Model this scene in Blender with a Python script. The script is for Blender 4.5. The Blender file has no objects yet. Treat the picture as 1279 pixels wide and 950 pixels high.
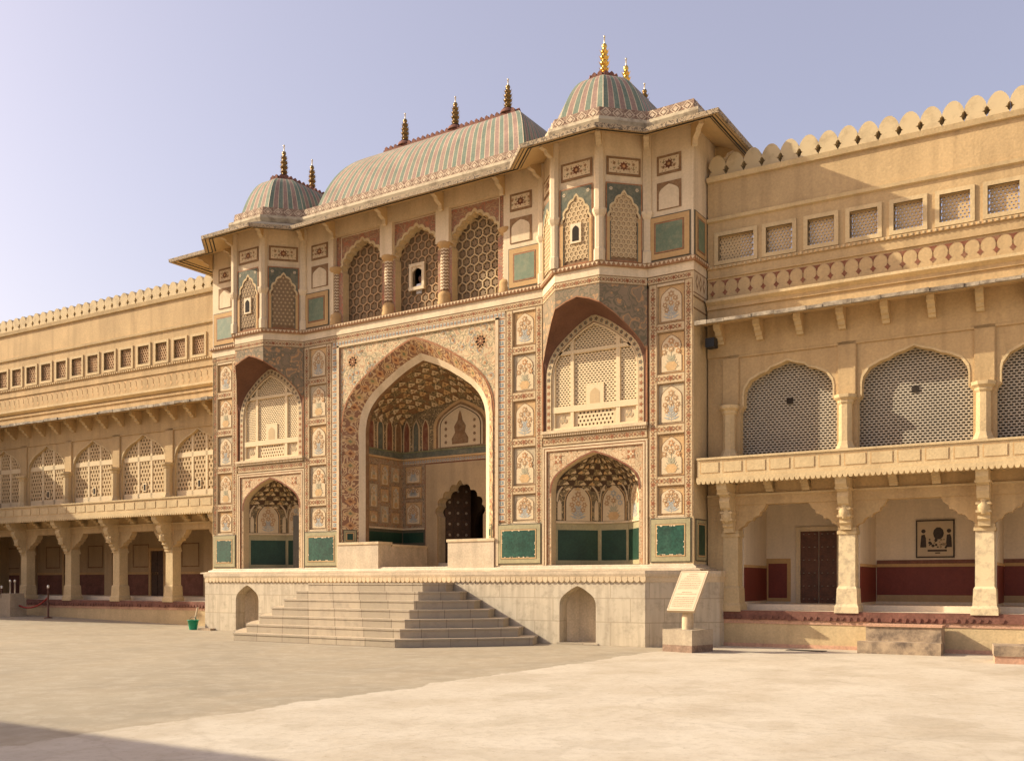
import bpy, math, random
from mathutils import Vector, Matrix
from mathutils.geometry import tessellate_polygon
random.seed(7)
R = math.radians
SC = bpy.context.scene
COL = SC.collection

# ------------------------------------------------------------------ camera
cam_d = bpy.data.cameras.new('camera'); cam = bpy.data.objects.new('camera', cam_d); COL.objects.link(cam)
cam.location = (18.65, -23.46, 1.65)
cam.rotation_euler = (R(90), 0, R(32.661))
cam_d.sensor_fit = 'HORIZONTAL'; cam_d.sensor_width = 36.0
cam_d.lens = 36.0 * 1209.0 / 1279.0
cam_d.shift_y = (727.0 - 475.0) / 1279.0
cam_d.clip_start = 0.1; cam_d.clip_end = 2000
SC.camera = cam
# ------------------------------------------------------------------ light
SUN_AZ, SUN_EL = R(66.5), R(28.8)          # light travels towards +x (and a little +y)
w = bpy.data.worlds.new('World'); SC.world = w; w.use_nodes = True
nt = w.node_tree; bg = nt.nodes['Background']
sky = nt.nodes.new('ShaderNodeTexSky'); sky.sky_type = 'NISHITA'; sky.sun_disc = False
sky.sun_elevation = SUN_EL; sky.sun_rotation = math.pi + SUN_AZ
sky.air_density = 1.0; sky.dust_density = 3.5; sky.ozone_density = 1.6
tint = nt.nodes.new('ShaderNodeMix'); tint.data_type = 'RGBA'; tint.blend_type = 'MULTIPLY'
tint.inputs[0].default_value = 1.0; tint.inputs[7].default_value = (1.10, 0.95, 0.88, 1)
hz = nt.nodes.new('ShaderNodeMix'); hz.data_type = 'RGBA'; hz.blend_type = 'ADD'; hz.inputs[0].default_value = 1.0   # dusty air veil
hz.inputs[7].default_value = (1.50, 1.27, 1.50, 1)
nt.links.new(sky.outputs[0], tint.inputs[6]); nt.links.new(tint.outputs[2], hz.inputs[6]); nt.links.new(hz.outputs[2], bg.inputs[0])
bg.inputs[1].default_value = 0.125
sun_d = bpy.data.lights.new('sun', 'SUN'); sun_d.energy = 5.0; sun_d.angle = R(0.55); sun_d.color = (1.0, 0.90, 0.70)
sun = bpy.data.objects.new('sun', sun_d); COL.objects.link(sun)
dvec = Vector((math.cos(SUN_EL) * math.sin(SUN_AZ), math.cos(SUN_EL) * math.cos(SUN_AZ), -math.sin(SUN_EL)))
sun.rotation_euler = dvec.to_track_quat('-Z', 'Y').to_euler()
SC.view_settings.view_transform = 'Standard'; SC.view_settings.look = 'None'
SC.view_settings.exposure = 0.36; SC.view_settings.gamma = 1.0
SC.view_settings.use_curve_mapping = False
SC.render.engine = 'CYCLES'
SC.cycles.max_bounces = 6; SC.cycles.diffuse_bounces = 4

# ------------------------------------------------------------------ materials
MATS = {}
def tone(c):
    return (c[0] * 1.02, c[1] * .985, c[2] * .94) if c[0] > c[1] > c[2] and c[0] > .2 else c
def mat(name, col, var=0.12, scale=1.2, rough=0.85, bump=0.25, streak=0.0, dirt=None, metal=0.0, fine=18.0, spec=0.3, wear=0.0):
    if metal == 0: col = tone(col)
    m = bpy.data.materials.new(name); m.use_nodes = True; t = m.node_tree; n = t.nodes; l = t.links
    b = n['Principled BSDF']; b.inputs['Roughness'].default_value = rough; b.inputs['Metallic'].default_value = metal
    b.inputs['Specular IOR Level'].default_value = spec
    geo = n.new('ShaderNodeNewGeometry'); vec = geo.outputs['Position']
    n1 = n.new('ShaderNodeTexNoise'); n1.inputs['Scale'].default_value = scale; n1.inputs['Detail'].default_value = 7; n1.inputs['Roughness'].default_value = 0.62
    l.new(vec, n1.inputs['Vector'])
    r1 = n.new('ShaderNodeValToRGB'); c = Vector(col)
    r1.color_ramp.elements[0].position = 0.28; r1.color_ramp.elements[1].position = 0.72
    r1.color_ramp.elements[0].color = (*[x * (1 - var) for x in c], 1); r1.color_ramp.elements[1].color = (*[min(1, x * (1 + var)) for x in c], 1)
    l.new(n1.outputs['Fac'], r1.inputs[0]); out = r1.outputs[0]
    if streak > 0:      # rain streaks running down the face
        mp = n.new('ShaderNodeMapping'); mp.inputs['Scale'].default_value = (2.2, 2.2, 0.22); l.new(vec, mp.inputs[0])
        n2 = n.new('ShaderNodeTexNoise'); n2.inputs['Scale'].default_value = 1.6; n2.inputs['Detail'].default_value = 6; l.new(mp.outputs[0], n2.inputs['Vector'])
        r2 = n.new('ShaderNodeValToRGB'); r2.color_ramp.elements[0].position = 0.46; r2.color_ramp.elements[1].position = 0.74
        l.new(n2.outputs['Fac'], r2.inputs[0])
        mu = n.new('ShaderNodeMath'); mu.operation = 'MULTIPLY'; mu.inputs[1].default_value = streak; l.new(r2.outputs[0], mu.inputs[0])
        mx = n.new('ShaderNodeMix'); mx.data_type = 'RGBA'; l.new(mu.outputs[0], mx.inputs[0]); l.new(out, mx.inputs[6])
        mx.inputs[7].default_value = (*(dirt or [x * 0.55 for x in c]), 1); out = mx.outputs[2]
    if wear > 0:        # pigment rubbed away to the plaster
        n4 = n.new('ShaderNodeTexNoise'); n4.inputs['Scale'].default_value = 5.5; n4.inputs['Detail'].default_value = 8; n4.inputs['Roughness'].default_value = .7; l.new(vec, n4.inputs['Vector'])
        r4 = n.new('ShaderNodeValToRGB'); r4.color_ramp.elements[0].position = .45; r4.color_ramp.elements[1].position = .68; l.new(n4.outputs['Fac'], r4.inputs[0])
        m4 = n.new('ShaderNodeMath'); m4.operation = 'MULTIPLY'; m4.inputs[1].default_value = wear; l.new(r4.outputs[0], m4.inputs[0])
        x4 = n.new('ShaderNodeMix'); x4.data_type = 'RGBA'; l.new(m4.outputs[0], x4.inputs[0]); l.new(out, x4.inputs[6]); x4.inputs[7].default_value = (.50, .39, .22, 1); out = x4.outputs[2]
    n3 = n.new('ShaderNodeTexNoise'); n3.inputs['Scale'].default_value = fine; n3.inputs['Detail'].default_value = 5; l.new(vec, n3.inputs['Vector'])
    mf = n.new('ShaderNodeMapRange'); mf.inputs[3].default_value = 1 - var * 0.7; mf.inputs[4].default_value = 1 + var * 0.7; mf.inputs[1].default_value = 0.3; mf.inputs[2].default_value = 0.7
    l.new(n3.outputs['Fac'], mf.inputs[0])
    mm = n.new('ShaderNodeVectorMath'); mm.operation = 'SCALE'; l.new(out, mm.inputs[0]); l.new(mf.outputs[0], mm.inputs['Scale']); out = mm.outputs[0]
    l.new(out, b.inputs['Base Color'])
    if bump > 0:
        bp = n.new('ShaderNodeBump'); bp.inputs['Strength'].default_value = bump; bp.inputs['Distance'].default_value = 0.02
        l.new(n3.outputs['Fac'], bp.inputs['Height']); l.new(bp.outputs[0], b.inputs['Normal'])
    MATS[name] = m; return m

def mat_floral(name, base, vine, flower, centre, scale=3.0, vw=0.022, fr=0.2, rough=0.8, vine_scale=1.0):
    """painted scrollwork: curling vines, scattered blossoms"""
    base, vine, flower, centre = tone(base), tone(vine), tone(flower), tone(centre)
    m = bpy.data.materials.new(name); m.use_nodes = True; t = m.node_tree; n = t.nodes; l = t.links
    b = n['Principled BSDF']; b.inputs['Roughness'].default_value = rough; b.inputs['Specular IOR Level'].default_value = 0.25
    geo = n.new('ShaderNodeNewGeometry')
    def mixc(fac, a, colr):
        mx = n.new('ShaderNodeMix'); mx.data_type = 'RGBA'; l.new(fac, mx.inputs[0])
        if hasattr(a, 'links'): l.new(a, mx.inputs[6])
        else: mx.inputs[6].default_value = (*a, 1)
        mx.inputs[7].default_value = (*colr, 1); return mx.outputs[2]
    def less(sock, v):
        q = n.new('ShaderNodeMapRange'); l.new(sock, q.inputs[0]); q.inputs[1].default_value = v; q.inputs[2].default_value = v * 1.35 + 1e-4
        q.inputs[3].default_value = 1; q.inputs[4].default_value = 0; return q.outputs[0]
    big = n.new('ShaderNodeTexNoise'); big.inputs['Scale'].default_value = 1.3; big.inputs['Detail'].default_value = 5; l.new(geo.outputs['Position'], big.inputs['Vector'])
    rb = n.new('ShaderNodeValToRGB'); rb.color_ramp.elements[0].position = .3; rb.color_ramp.elements[1].position = .7
    rb.color_ramp.elements[0].color = (*[x * .85 for x in base], 1); rb.color_ramp.elements[1].color = (*[min(1, x * 1.1) for x in base], 1)
    l.new(big.outputs['Fac'], rb.inputs[0]); out = rb.outputs[0]
    nz = n.new('ShaderNodeTexNoise'); nz.inputs['Scale'].default_value = scale * vine_scale; nz.inputs['Detail'].default_value = 1.0; l.new(geo.outputs['Position'], nz.inputs['Vector'])
    for lev, cc in ((0.5, vine), (0.4, flower), (0.6, vine)):
        s = n.new('ShaderNodeMath'); s.operation = 'SUBTRACT'; l.new(nz.outputs['Fac'], s.inputs[0]); s.inputs[1].default_value = lev
        a = n.new('ShaderNodeMath'); a.operation = 'ABSOLUTE'; l.new(s.outputs[0], a.inputs[0])
        out = mixc(less(a.outputs[0], vw * .6), out, cc)
    vo = n.new('ShaderNodeTexVoronoi'); vo.inputs['Scale'].default_value = scale * 1.7; vo.inputs['Randomness'].default_value = .55; l.new(geo.outputs['Position'], vo.inputs['Vector'])
    out = mixc(less(vo.outputs['Distance'], fr), out, flower); out = mixc(less(vo.outputs['Distance'], fr * .45), out, centre)
    v2 = n.new('ShaderNodeTexVoronoi'); v2.inputs['Scale'].default_value = scale * 4.1; v2.inputs['Randomness'].default_value = .8; l.new(geo.outputs['Position'], v2.inputs['Vector'])
    out = mixc(less(v2.outputs['Distance'], fr * .8), out, vine)
    l.new(out, b.inputs['Base Color']); MATS[name] = m; return m

YEL = (0.49, 0.352, 0.185)
mat('plaster_yellow', YEL, .13, .7, .9, .4, .75, (0.36, 0.245, 0.12))
mat('plaster_yellow_light', (0.55, 0.425, 0.24), .13, .9, .9, .4, .5, (0.41, 0.29, 0.15))
mat('plaster_cream', (0.60, 0.48, 0.31), .12, .9, .85, .3, .5, (0.38, 0.27, 0.15))
mat('plaster_white', (0.66, 0.54, 0.365), .10, .9, .8, .25, .5, (0.44, 0.33, 0.19))
mat('ochre', (0.48, 0.31, 0.14), .1, 1.0, .85, .2, .2)
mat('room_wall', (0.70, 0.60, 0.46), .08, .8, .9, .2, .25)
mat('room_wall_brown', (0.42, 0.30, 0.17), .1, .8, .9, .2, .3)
mat('maroon', (0.17, 0.035, 0.022), .15, 1.0, .55, .1, .2)
mat('green_dark', (0.016, 0.046, 0.025), .25, 1.5, .45, .05)
mat('green_glass', (0.016, 0.066, 0.042), .5, 1.6, .35, .08, .6, (0.045, 0.10, 0.065), spec=.5)
mat('green_faded', (0.13, 0.17, 0.10), .12, 1.5, .6, .08, wear=.2)
mat('panel_frame', (0.33, 0.29, 0.16), .15, 1.5, .7, .1, wear=.2)
mat('panel_line', (0.10, 0.085, 0.05), .2, 2, .7, .1)
mat('strap', (0.58, 0.46, 0.33), .25, 5, .85, .1, .2)
mat('border_light', (0.585, 0.465, 0.30), .12, 2, .85, .15, .35)
mat('cornice_brown', (0.30, 0.165, 0.085), .2, 3, .85, .1)
mat('rust', (0.31, 0.135, 0.06), .2, 3, .85, .1, wear=.25)
mat('rust_dark', (0.20, 0.07, 0.035), .2, 3, .85, .1, wear=.25)
mat('brown', (0.22, 0.125, 0.06), .2, 3, .85, .1, wear=.25)
mat('brown_dark', (0.085, 0.05, 0.028), .2, 3, .85, .1)
mat('olive', (0.20, 0.19, 0.09), .2, 3, .85, .1, wear=.25)
mat('teal', (0.115, 0.12, 0.085), .2, 3, .85, .1, wear=.25)
mat('blue_grey', (0.22, 0.25, 0.25), .2, 3, .85, .1, wear=.25)
mat('orange', (0.50, 0.27, 0.12), .2, 3, .85, .1, wear=.25)
mat('border_cream', (0.53, 0.41, 0.245), .12, 2.2, .85, .15, .2)
mat('niche_cream', (0.60, 0.475, 0.30), .08, 2.2, .8, .1)
mat('niche_grey', (0.43, 0.355, 0.235), .15, 2.2, .8, .1, wear=.2)
mat('niche_ochre', (0.52, 0.34, 0.16), .15, 2.2, .8, .1, wear=.2)
mat('lattice_cream', (0.66, 0.53, 0.33), .05, 1, .8, .1)
mat('lattice_yellow', (0.50, 0.37, 0.205), .08, 1, .8, .1)
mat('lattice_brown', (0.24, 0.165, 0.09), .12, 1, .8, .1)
mat('lattice_grey', (0.38, 0.335, 0.26), .12, 1, .8, .1)
mat('marble_warm', (0.40, 0.29, 0.16), .12, 1.5, .7, .12, .4)
mat('hood_brick', (0.15, 0.072, 0.043), .2, 2, .85, .3, fine=30)
mat('soffit', (0.54, 0.39, 0.20), .08, .9, .9, .15, .1)
mat('wood_dark', (0.075, 0.042, 0.025), .3, 6, .6, .4)
mat('wood_red', (0.13, 0.055, 0.03), .3, 6, .55, .4)
mat('iron', (0.35, 0.30, 0.24), .2, 6, .4, .2, metal=.6)
mat('gold', (0.80, 0.48, 0.10), .25, 6, .28, .3, metal=1.0, spec=.5)
mat('gold_dull', (0.24, 0.15, 0.055), .3, 6, .38, .3, metal=.9, spec=.5)
mat('white_metal', (0.75, 0.68, 0.55), .1, 6, .35, .1, metal=.7)
mat('roof_green', (0.15, 0.185, 0.13), .22, 1.6, .8, .2, .35, (0.30, 0.27, 0.18))
mat('roof_pink', (0.275, 0.18, 0.14), .22, 1.6, .8, .2, .35, (0.38, 0.28, 0.19))
mat('roof_line', (0.50, 0.40, 0.28), .15, 1.6, .8, .2)
mat('stain_black', (0.12, 0.09, 0.06), .4, 5, .95, .4)
mat('redstone', (0.20, 0.088, 0.06), .25, 3, .9, .5, .3)
mat('pinkstone', (0.55, 0.33, 0.22), .2, 2, .9, .4, .3)
mat('black_iron', (0.02, 0.02, 0.02), .1, 3, .5, .1)
mat('bucket_green', (0.01, 0.30, 0.16), .1, 3, .4, .05, spec=.5)
mat('olive_soft', (0.36, 0.33, 0.22), .15, 3, .85, .1, wear=.25)
mat('blue_soft', (0.36, 0.36, 0.32), .15, 3, .85, .1, wear=.25)
mat('rust_soft', (0.43, 0.26, 0.13), .15, 3, .85, .1, wear=.25)
mat('window_brown', (0.44, 0.29, 0.16), .12, 3, .9, .2)
mat('marble_vein', (0.54, 0.44, 0.305), .18, 1.9, .6, .15, .6, (0.38, 0.30, 0.20), spec=.4)
mat('block_grey', (0.40, 0.33, 0.235), .14, 2, .85, .3, .4)
mat('block_foot', (0.25, 0.17, 0.12), .25, 4, .9, .4)
mat('paper', (0.50, 0.40, 0.27), .05, 3, .7, .05)
mat('ink', (0.06, 0.045, 0.035), .2, 9, .8, .05)
mat('ink_soft', (0.30, 0.22, 0.14), .2, 9, .8, .05)
mat('skin', (0.20, 0.10, 0.06), .1, 9, .6, .05)
mat('shirt', (0.75, 0.75, 0.78), .05, 9, .8, .05)
mat('hair', (0.02, 0.015, 0.012), .1, 9, .6, .05)
mat('rope_red', (0.30, 0.05, 0.04), .1, 9, .8, .2)
mat('dark_void', (0.03, 0.022, 0.015), .2, 3, .95, .1)
mat_floral('floral_cream', (0.57, 0.445, 0.265), (0.30, 0.25, 0.15), (0.43, 0.27, 0.155), (0.40, 0.22, 0.13), 3.6, .032, .19)
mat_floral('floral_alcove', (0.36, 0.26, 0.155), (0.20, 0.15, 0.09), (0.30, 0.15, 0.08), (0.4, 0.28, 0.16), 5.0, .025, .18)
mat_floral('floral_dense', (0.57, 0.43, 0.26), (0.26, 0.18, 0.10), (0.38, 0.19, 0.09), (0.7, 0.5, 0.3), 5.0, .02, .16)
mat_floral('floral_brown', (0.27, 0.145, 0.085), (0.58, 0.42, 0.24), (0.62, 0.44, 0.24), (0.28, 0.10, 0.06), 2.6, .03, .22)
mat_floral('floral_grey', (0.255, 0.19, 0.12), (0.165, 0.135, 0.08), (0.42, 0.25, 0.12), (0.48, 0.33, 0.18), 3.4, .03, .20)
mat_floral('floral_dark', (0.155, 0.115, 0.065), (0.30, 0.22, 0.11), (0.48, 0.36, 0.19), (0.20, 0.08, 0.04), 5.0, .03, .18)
mat_floral('floral_spandrel', (0.30, 0.17, 0.11), (0.40, 0.26, 0.15), (0.42, 0.17, 0.10), (0.5, 0.34, 0.2), 4.5, .03, .16)
mat_floral('scroll_band', (0.23, 0.145, 0.10), (0.36, 0.26, 0.18), (0.40, 0.29, 0.20), (0.20, 0.12, 0.08), 4.6, .035, .16, vine_scale=1.3)
mat_floral('eave_edge', (0.40, 0.31, 0.20), (0.13, 0.10, 0.07), (0.12, 0.095, 0.065), (0.3, 0.24, 0.16), 4.6, .02, .22)

def mat_masonry(name, c1, c2, mortar, bw, bh, stain, streaks=.5, rot=None):
    m = bpy.data.materials.new(name); m.use_nodes = True; t = m.node_tree; n = t.nodes; l = t.links
    b = n['Principled BSDF']; b.inputs['Roughness'].default_value = .75; b.inputs['Specular IOR Level'].default_value = .3
    geo = n.new('ShaderNodeNewGeometry')
    sp = n.new('ShaderNodeSeparateXYZ'); l.new(geo.outputs['Position'], sp.inputs[0])
    ad = n.new('ShaderNodeMath'); l.new(sp.outputs[0], ad.inputs[0]); l.new(sp.outputs[1], ad.inputs[1])
    cb = n.new('ShaderNodeCombineXYZ'); l.new(ad.outputs[0], cb.inputs[0]); l.new(sp.outputs[2], cb.inputs[1])
    br = n.new('ShaderNodeTexBrick'); br.inputs['Scale'].default_value = 1; br.inputs['Brick Width'].default_value = bw; br.inputs['Row Height'].default_value = bh
    br.inputs['Mortar Size'].default_value = .014; br.inputs['Color1'].default_value = (*c1, 1); br.inputs['Color2'].default_value = (*c2, 1); br.inputs['Mortar'].default_value = (*mortar, 1)
    br.inputs['Bias'].default_value = .1
    l.new(cb.outputs[0], br.inputs['Vector'])
    mp = n.new('ShaderNodeMapping'); mp.inputs['Scale'].default_value = (3.2, 3.2, .35); l.new(geo.outputs['Position'], mp.inputs[0])
    nz = n.new('ShaderNodeTexNoise'); nz.inputs['Scale'].default_value = 2; nz.inputs['Detail'].default_value = 8; l.new(mp.outputs[0], nz.inputs['Vector'])
    rp = n.new('ShaderNodeValToRGB'); rp.color_ramp.elements[0].position = .42; rp.color_ramp.elements[1].position = .75; l.new(nz.outputs['Fac'], rp.inputs[0])
    mu = n.new('ShaderNodeMath'); mu.operation = 'MULTIPLY'; mu.inputs[1].default_value = streaks; l.new(rp.outputs[0], mu.inputs[0])
    mx = n.new('ShaderNodeMix'); mx.data_type = 'RGBA'; l.new(mu.outputs[0], mx.inputs[0]); l.new(br.outputs[0], mx.inputs[6]); mx.inputs[7].default_value = (*stain, 1)
    n9 = n.new('ShaderNodeTexNoise'); n9.inputs['Scale'].default_value = 3.4; n9.inputs['Detail'].default_value = 9; n9.inputs['Roughness'].default_value = .72; l.new(geo.outputs['Position'], n9.inputs['Vector'])
    r9 = n.new('ShaderNodeValToRGB'); r9.color_ramp.elements[0].position = .50; r9.color_ramp.elements[1].position = .66; l.new(n9.outputs['Fac'], r9.inputs[0])
    m9 = n.new('ShaderNodeMath'); m9.operation = 'MULTIPLY'; m9.inputs[1].default_value = .55; l.new(r9.outputs[0], m9.inputs[0])
    x9 = n.new('ShaderNodeMix'); x9.data_type = 'RGBA'; l.new(m9.outputs[0], x9.inputs[0]); l.new(mx.outputs[2], x9.inputs[6]); x9.inputs[7].default_value = (*[q * .8 for q in stain], 1)
    l.new(x9.outputs[2], b.inputs['Base Color'])
    bp = n.new('ShaderNodeBump'); bp.inputs['Strength'].default_value = .25; bp.inputs['Distance'].default_value = .02; l.new(nz.outputs['Fac'], bp.inputs['Height']); l.new(bp.outputs[0], b.inputs['Normal'])
    MATS[name] = m
mat_masonry('marble_blocks', (0.53, 0.45, 0.325), (0.59, 0.49, 0.34), (0.42, 0.34, 0.23), 1.15, .62, (0.36, 0.29, 0.20), .8)
mat_masonry('step_marble', (0.34, 0.28, 0.195), (0.46, 0.375, 0.26), (0.20, 0.155, 0.105), 1.0, 3.0, (0.36, 0.29, 0.21), .6)

def ground_mat():
    m = bpy.data.materials.new('courtyard_paving'); m.use_nodes = True; t = m.node_tree; n = t.nodes; l = t.links
    b = n['Principled BSDF']; b.inputs['Roughness'].default_value = .9; b.inputs['Specular IOR Level'].default_value = .2
    geo = n.new('ShaderNodeNewGeometry'); P = geo.outputs['Position']
    def noise(sc, det=7, ro=.6, mp=None):
        q = n.new('ShaderNodeTexNoise'); q.inputs['Scale'].default_value = sc; q.inputs['Detail'].default_value = det; q.inputs['Roughness'].default_value = ro
        if mp:
            k = n.new('ShaderNodeMapping'); k.inputs['Scale'].default_value = mp; l.new(P, k.inputs[0]); l.new(k.outputs[0], q.inputs['Vector'])
        else: l.new(P, q.inputs['Vector'])
        return q.outputs['Fac']
    def ramp(f, stops):
        r = n.new('ShaderNodeValToRGB'); l.new(f, r.inputs[0]); e = r.color_ramp.elements
        while len(e) < len(stops): e.new(.5)
        for q, (p, c) in zip(e, stops): q.position = p; q.color = (*c, 1) if not isinstance(c, float) else (c, c, c, 1)
        return r.outputs[0]
    def mix(f, a, c, mode='MIX'):
        x = n.new('ShaderNodeMix'); x.data_type = 'RGBA'; x.blend_type = mode
        for s, v in ((0, f), (6, a), (7, c)):
            if hasattr(v, 'links'): l.new(v, x.inputs[s])
            else: x.inputs[s].default_value = v if isinstance(v, float) else (*v, 1)
        return x.outputs[2]
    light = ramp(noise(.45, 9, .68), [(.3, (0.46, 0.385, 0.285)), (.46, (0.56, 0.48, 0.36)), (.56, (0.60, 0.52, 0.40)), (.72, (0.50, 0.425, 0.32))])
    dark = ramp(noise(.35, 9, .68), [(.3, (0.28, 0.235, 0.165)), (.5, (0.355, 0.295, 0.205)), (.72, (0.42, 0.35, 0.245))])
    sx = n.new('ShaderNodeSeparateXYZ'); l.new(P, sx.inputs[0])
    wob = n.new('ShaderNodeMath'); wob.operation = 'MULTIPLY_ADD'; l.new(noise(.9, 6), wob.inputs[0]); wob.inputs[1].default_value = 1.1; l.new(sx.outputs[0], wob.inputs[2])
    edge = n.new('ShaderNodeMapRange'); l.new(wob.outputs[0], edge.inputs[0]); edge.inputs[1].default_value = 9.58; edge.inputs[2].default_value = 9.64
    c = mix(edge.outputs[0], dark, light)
    # trodden streaks and stains
    st = ramp(noise(.7, 8, .7, (1, .55, 1)), [(.46, 0.0), (.60, 1.0)])
    q = n.new('ShaderNodeMath'); q.operation = 'MULTIPLY'; q.inputs[1].default_value = .34; l.new(st, q.inputs[0])
    c = mix(q.outputs[0], c, (0.40, 0.31, 0.20))
    st2 = ramp(noise(2.2, 9, .72), [(.47, 0.0), (.60, 1.0)])
    q2 = n.new('ShaderNodeMath'); q2.operation = 'MULTIPLY'; q2.inputs[1].default_value = .26; l.new(st2, q2.inputs[0])
    c = mix(q2.outputs[0], c, (0.58, 0.50, 0.385))
    sp = ramp(noise(7, 9, .75), [(.50, 0.0), (.62, 1.0)])
    q3 = n.new('ShaderNodeMath'); q3.operation = 'MULTIPLY'; q3.inputs[1].default_value = .28; l.new(sp, q3.inputs[0])
    c = mix(q3.outputs[0], c, (0.33, 0.26, 0.17))
    dry = ramp(noise(.9, 4, .5, (.75, .75, 1)), [(.585, 0.0), (.60, 1.0)]); q7 = n.new('ShaderNodeMath'); q7.operation = 'MULTIPLY'; q7.inputs[1].default_value = .22; l.new(dry, q7.inputs[0])
    c = mix(q7.outputs[0], c, (0.34, 0.275, 0.185))
    spk = ramp(noise(14, 4, .6), [(.66, 0.0), (.70, 1.0)]); q8 = n.new('ShaderNodeMath'); q8.operation = 'MULTIPLY'; q8.inputs[1].default_value = .45; l.new(spk, q8.inputs[0])
    c = mix(q8.outputs[0], c, (0.22, 0.17, 0.11))
    # trowelled patches of another mix and hairline cracks between old slabs
    vo = n.new('ShaderNodeTexVoronoi'); vo.inputs['Scale'].default_value = .22; vo.inputs['Randomness'].default_value = .9; l.new(P, vo.inputs['Vector'])
    pv = ramp(vo.outputs['Color'], [(.0, .0), (1., 1.)]); q5 = n.new('ShaderNodeMath'); q5.operation = 'MULTIPLY'; q5.inputs[1].default_value = .16; l.new(pv, q5.inputs[0])
    c = mix(q5.outputs[0], c, (0.30, 0.25, 0.17))
    wv = n.new('ShaderNodeTexNoise'); wv.inputs['Scale'].default_value = .5; wv.inputs['Detail'].default_value = 6; l.new(P, wv.inputs['Vector'])
    dm = n.new('ShaderNodeVectorMath'); dm.operation = 'MULTIPLY_ADD'; l.new(wv.outputs['Color'], dm.inputs[0]); dm.inputs[1].default_value = (1.6, 1.6, 0); l.new(P, dm.inputs[2])
    ve = n.new('ShaderNodeTexVoronoi'); ve.feature = 'DISTANCE_TO_EDGE'; ve.inputs['Scale'].default_value = .17; l.new(dm.outputs[0], ve.inputs['Vector'])
    ck = ramp(ve.outputs['Distance'], [(.0, 1.0), (.006, 0.0)]); q6 = n.new('ShaderNodeMath'); q6.operation = 'MULTIPLY'; q6.inputs[1].default_value = .16; l.new(ck, q6.inputs[0])
    c = mix(q6.outputs[0], c, (0.22, 0.17, 0.11))
    l.new(c, b.inputs['Base Color'])
    bp = n.new('ShaderNodeBump'); bp.inputs['Strength'].default_value = .35; bp.inputs['Distance'].default_value = .03; l.new(noise(3.5, 9, .65), bp.inputs['Height']); l.new(bp.outputs[0], b.inputs['Normal'])
    MATS['ground'] = m
ground_mat()
def mottled(name, light, dark, sc, lo, hi):
    m = bpy.data.materials.new(name); m.use_nodes = True; t = m.node_tree; n = t.nodes; l = t.links
    b = n['Principled BSDF']; b.inputs['Roughness'].default_value = .92
    geo = n.new('ShaderNodeNewGeometry'); q = n.new('ShaderNodeTexNoise'); q.inputs['Scale'].default_value = sc; q.inputs['Detail'].default_value = 9; q.inputs['Roughness'].default_value = .68
    l.new(geo.outputs['Position'], q.inputs['Vector']); r = n.new('ShaderNodeValToRGB'); l.new(q.outputs['Fac'], r.inputs[0])
    r.color_ramp.elements[0].position = lo; r.color_ramp.elements[1].position = hi; r.color_ramp.elements[0].color = (*light, 1); r.color_ramp.elements[1].color = (*dark, 1)
    l.new(r.outputs[0], b.inputs['Base Color'])
    bp = n.new('ShaderNodeBump'); bp.inputs['Strength'].default_value = .5; bp.inputs['Distance'].default_value = .03; l.new(q.outputs['Fac'], bp.inputs['Height']); l.new(bp.outputs[0], b.inputs['Normal'])
    MATS[name] = m
mottled('weathered_block', (0.45, 0.33, 0.205), (0.14, 0.10, 0.07), 3.2, .40, .66)
mottled('merlon_plaster', (0.55, 0.425, 0.24), (0.33, 0.24, 0.13), 2.2, .50, .74)
mottled('ledge_cream', (0.52, 0.42, 0.27), (0.22, 0.16, 0.10), 2.4, .50, .68)
mottled('weathered_edge', (0.44, 0.36, 0.25), (0.15, 0.115, 0.08), 3.4, .40, .62)

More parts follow.
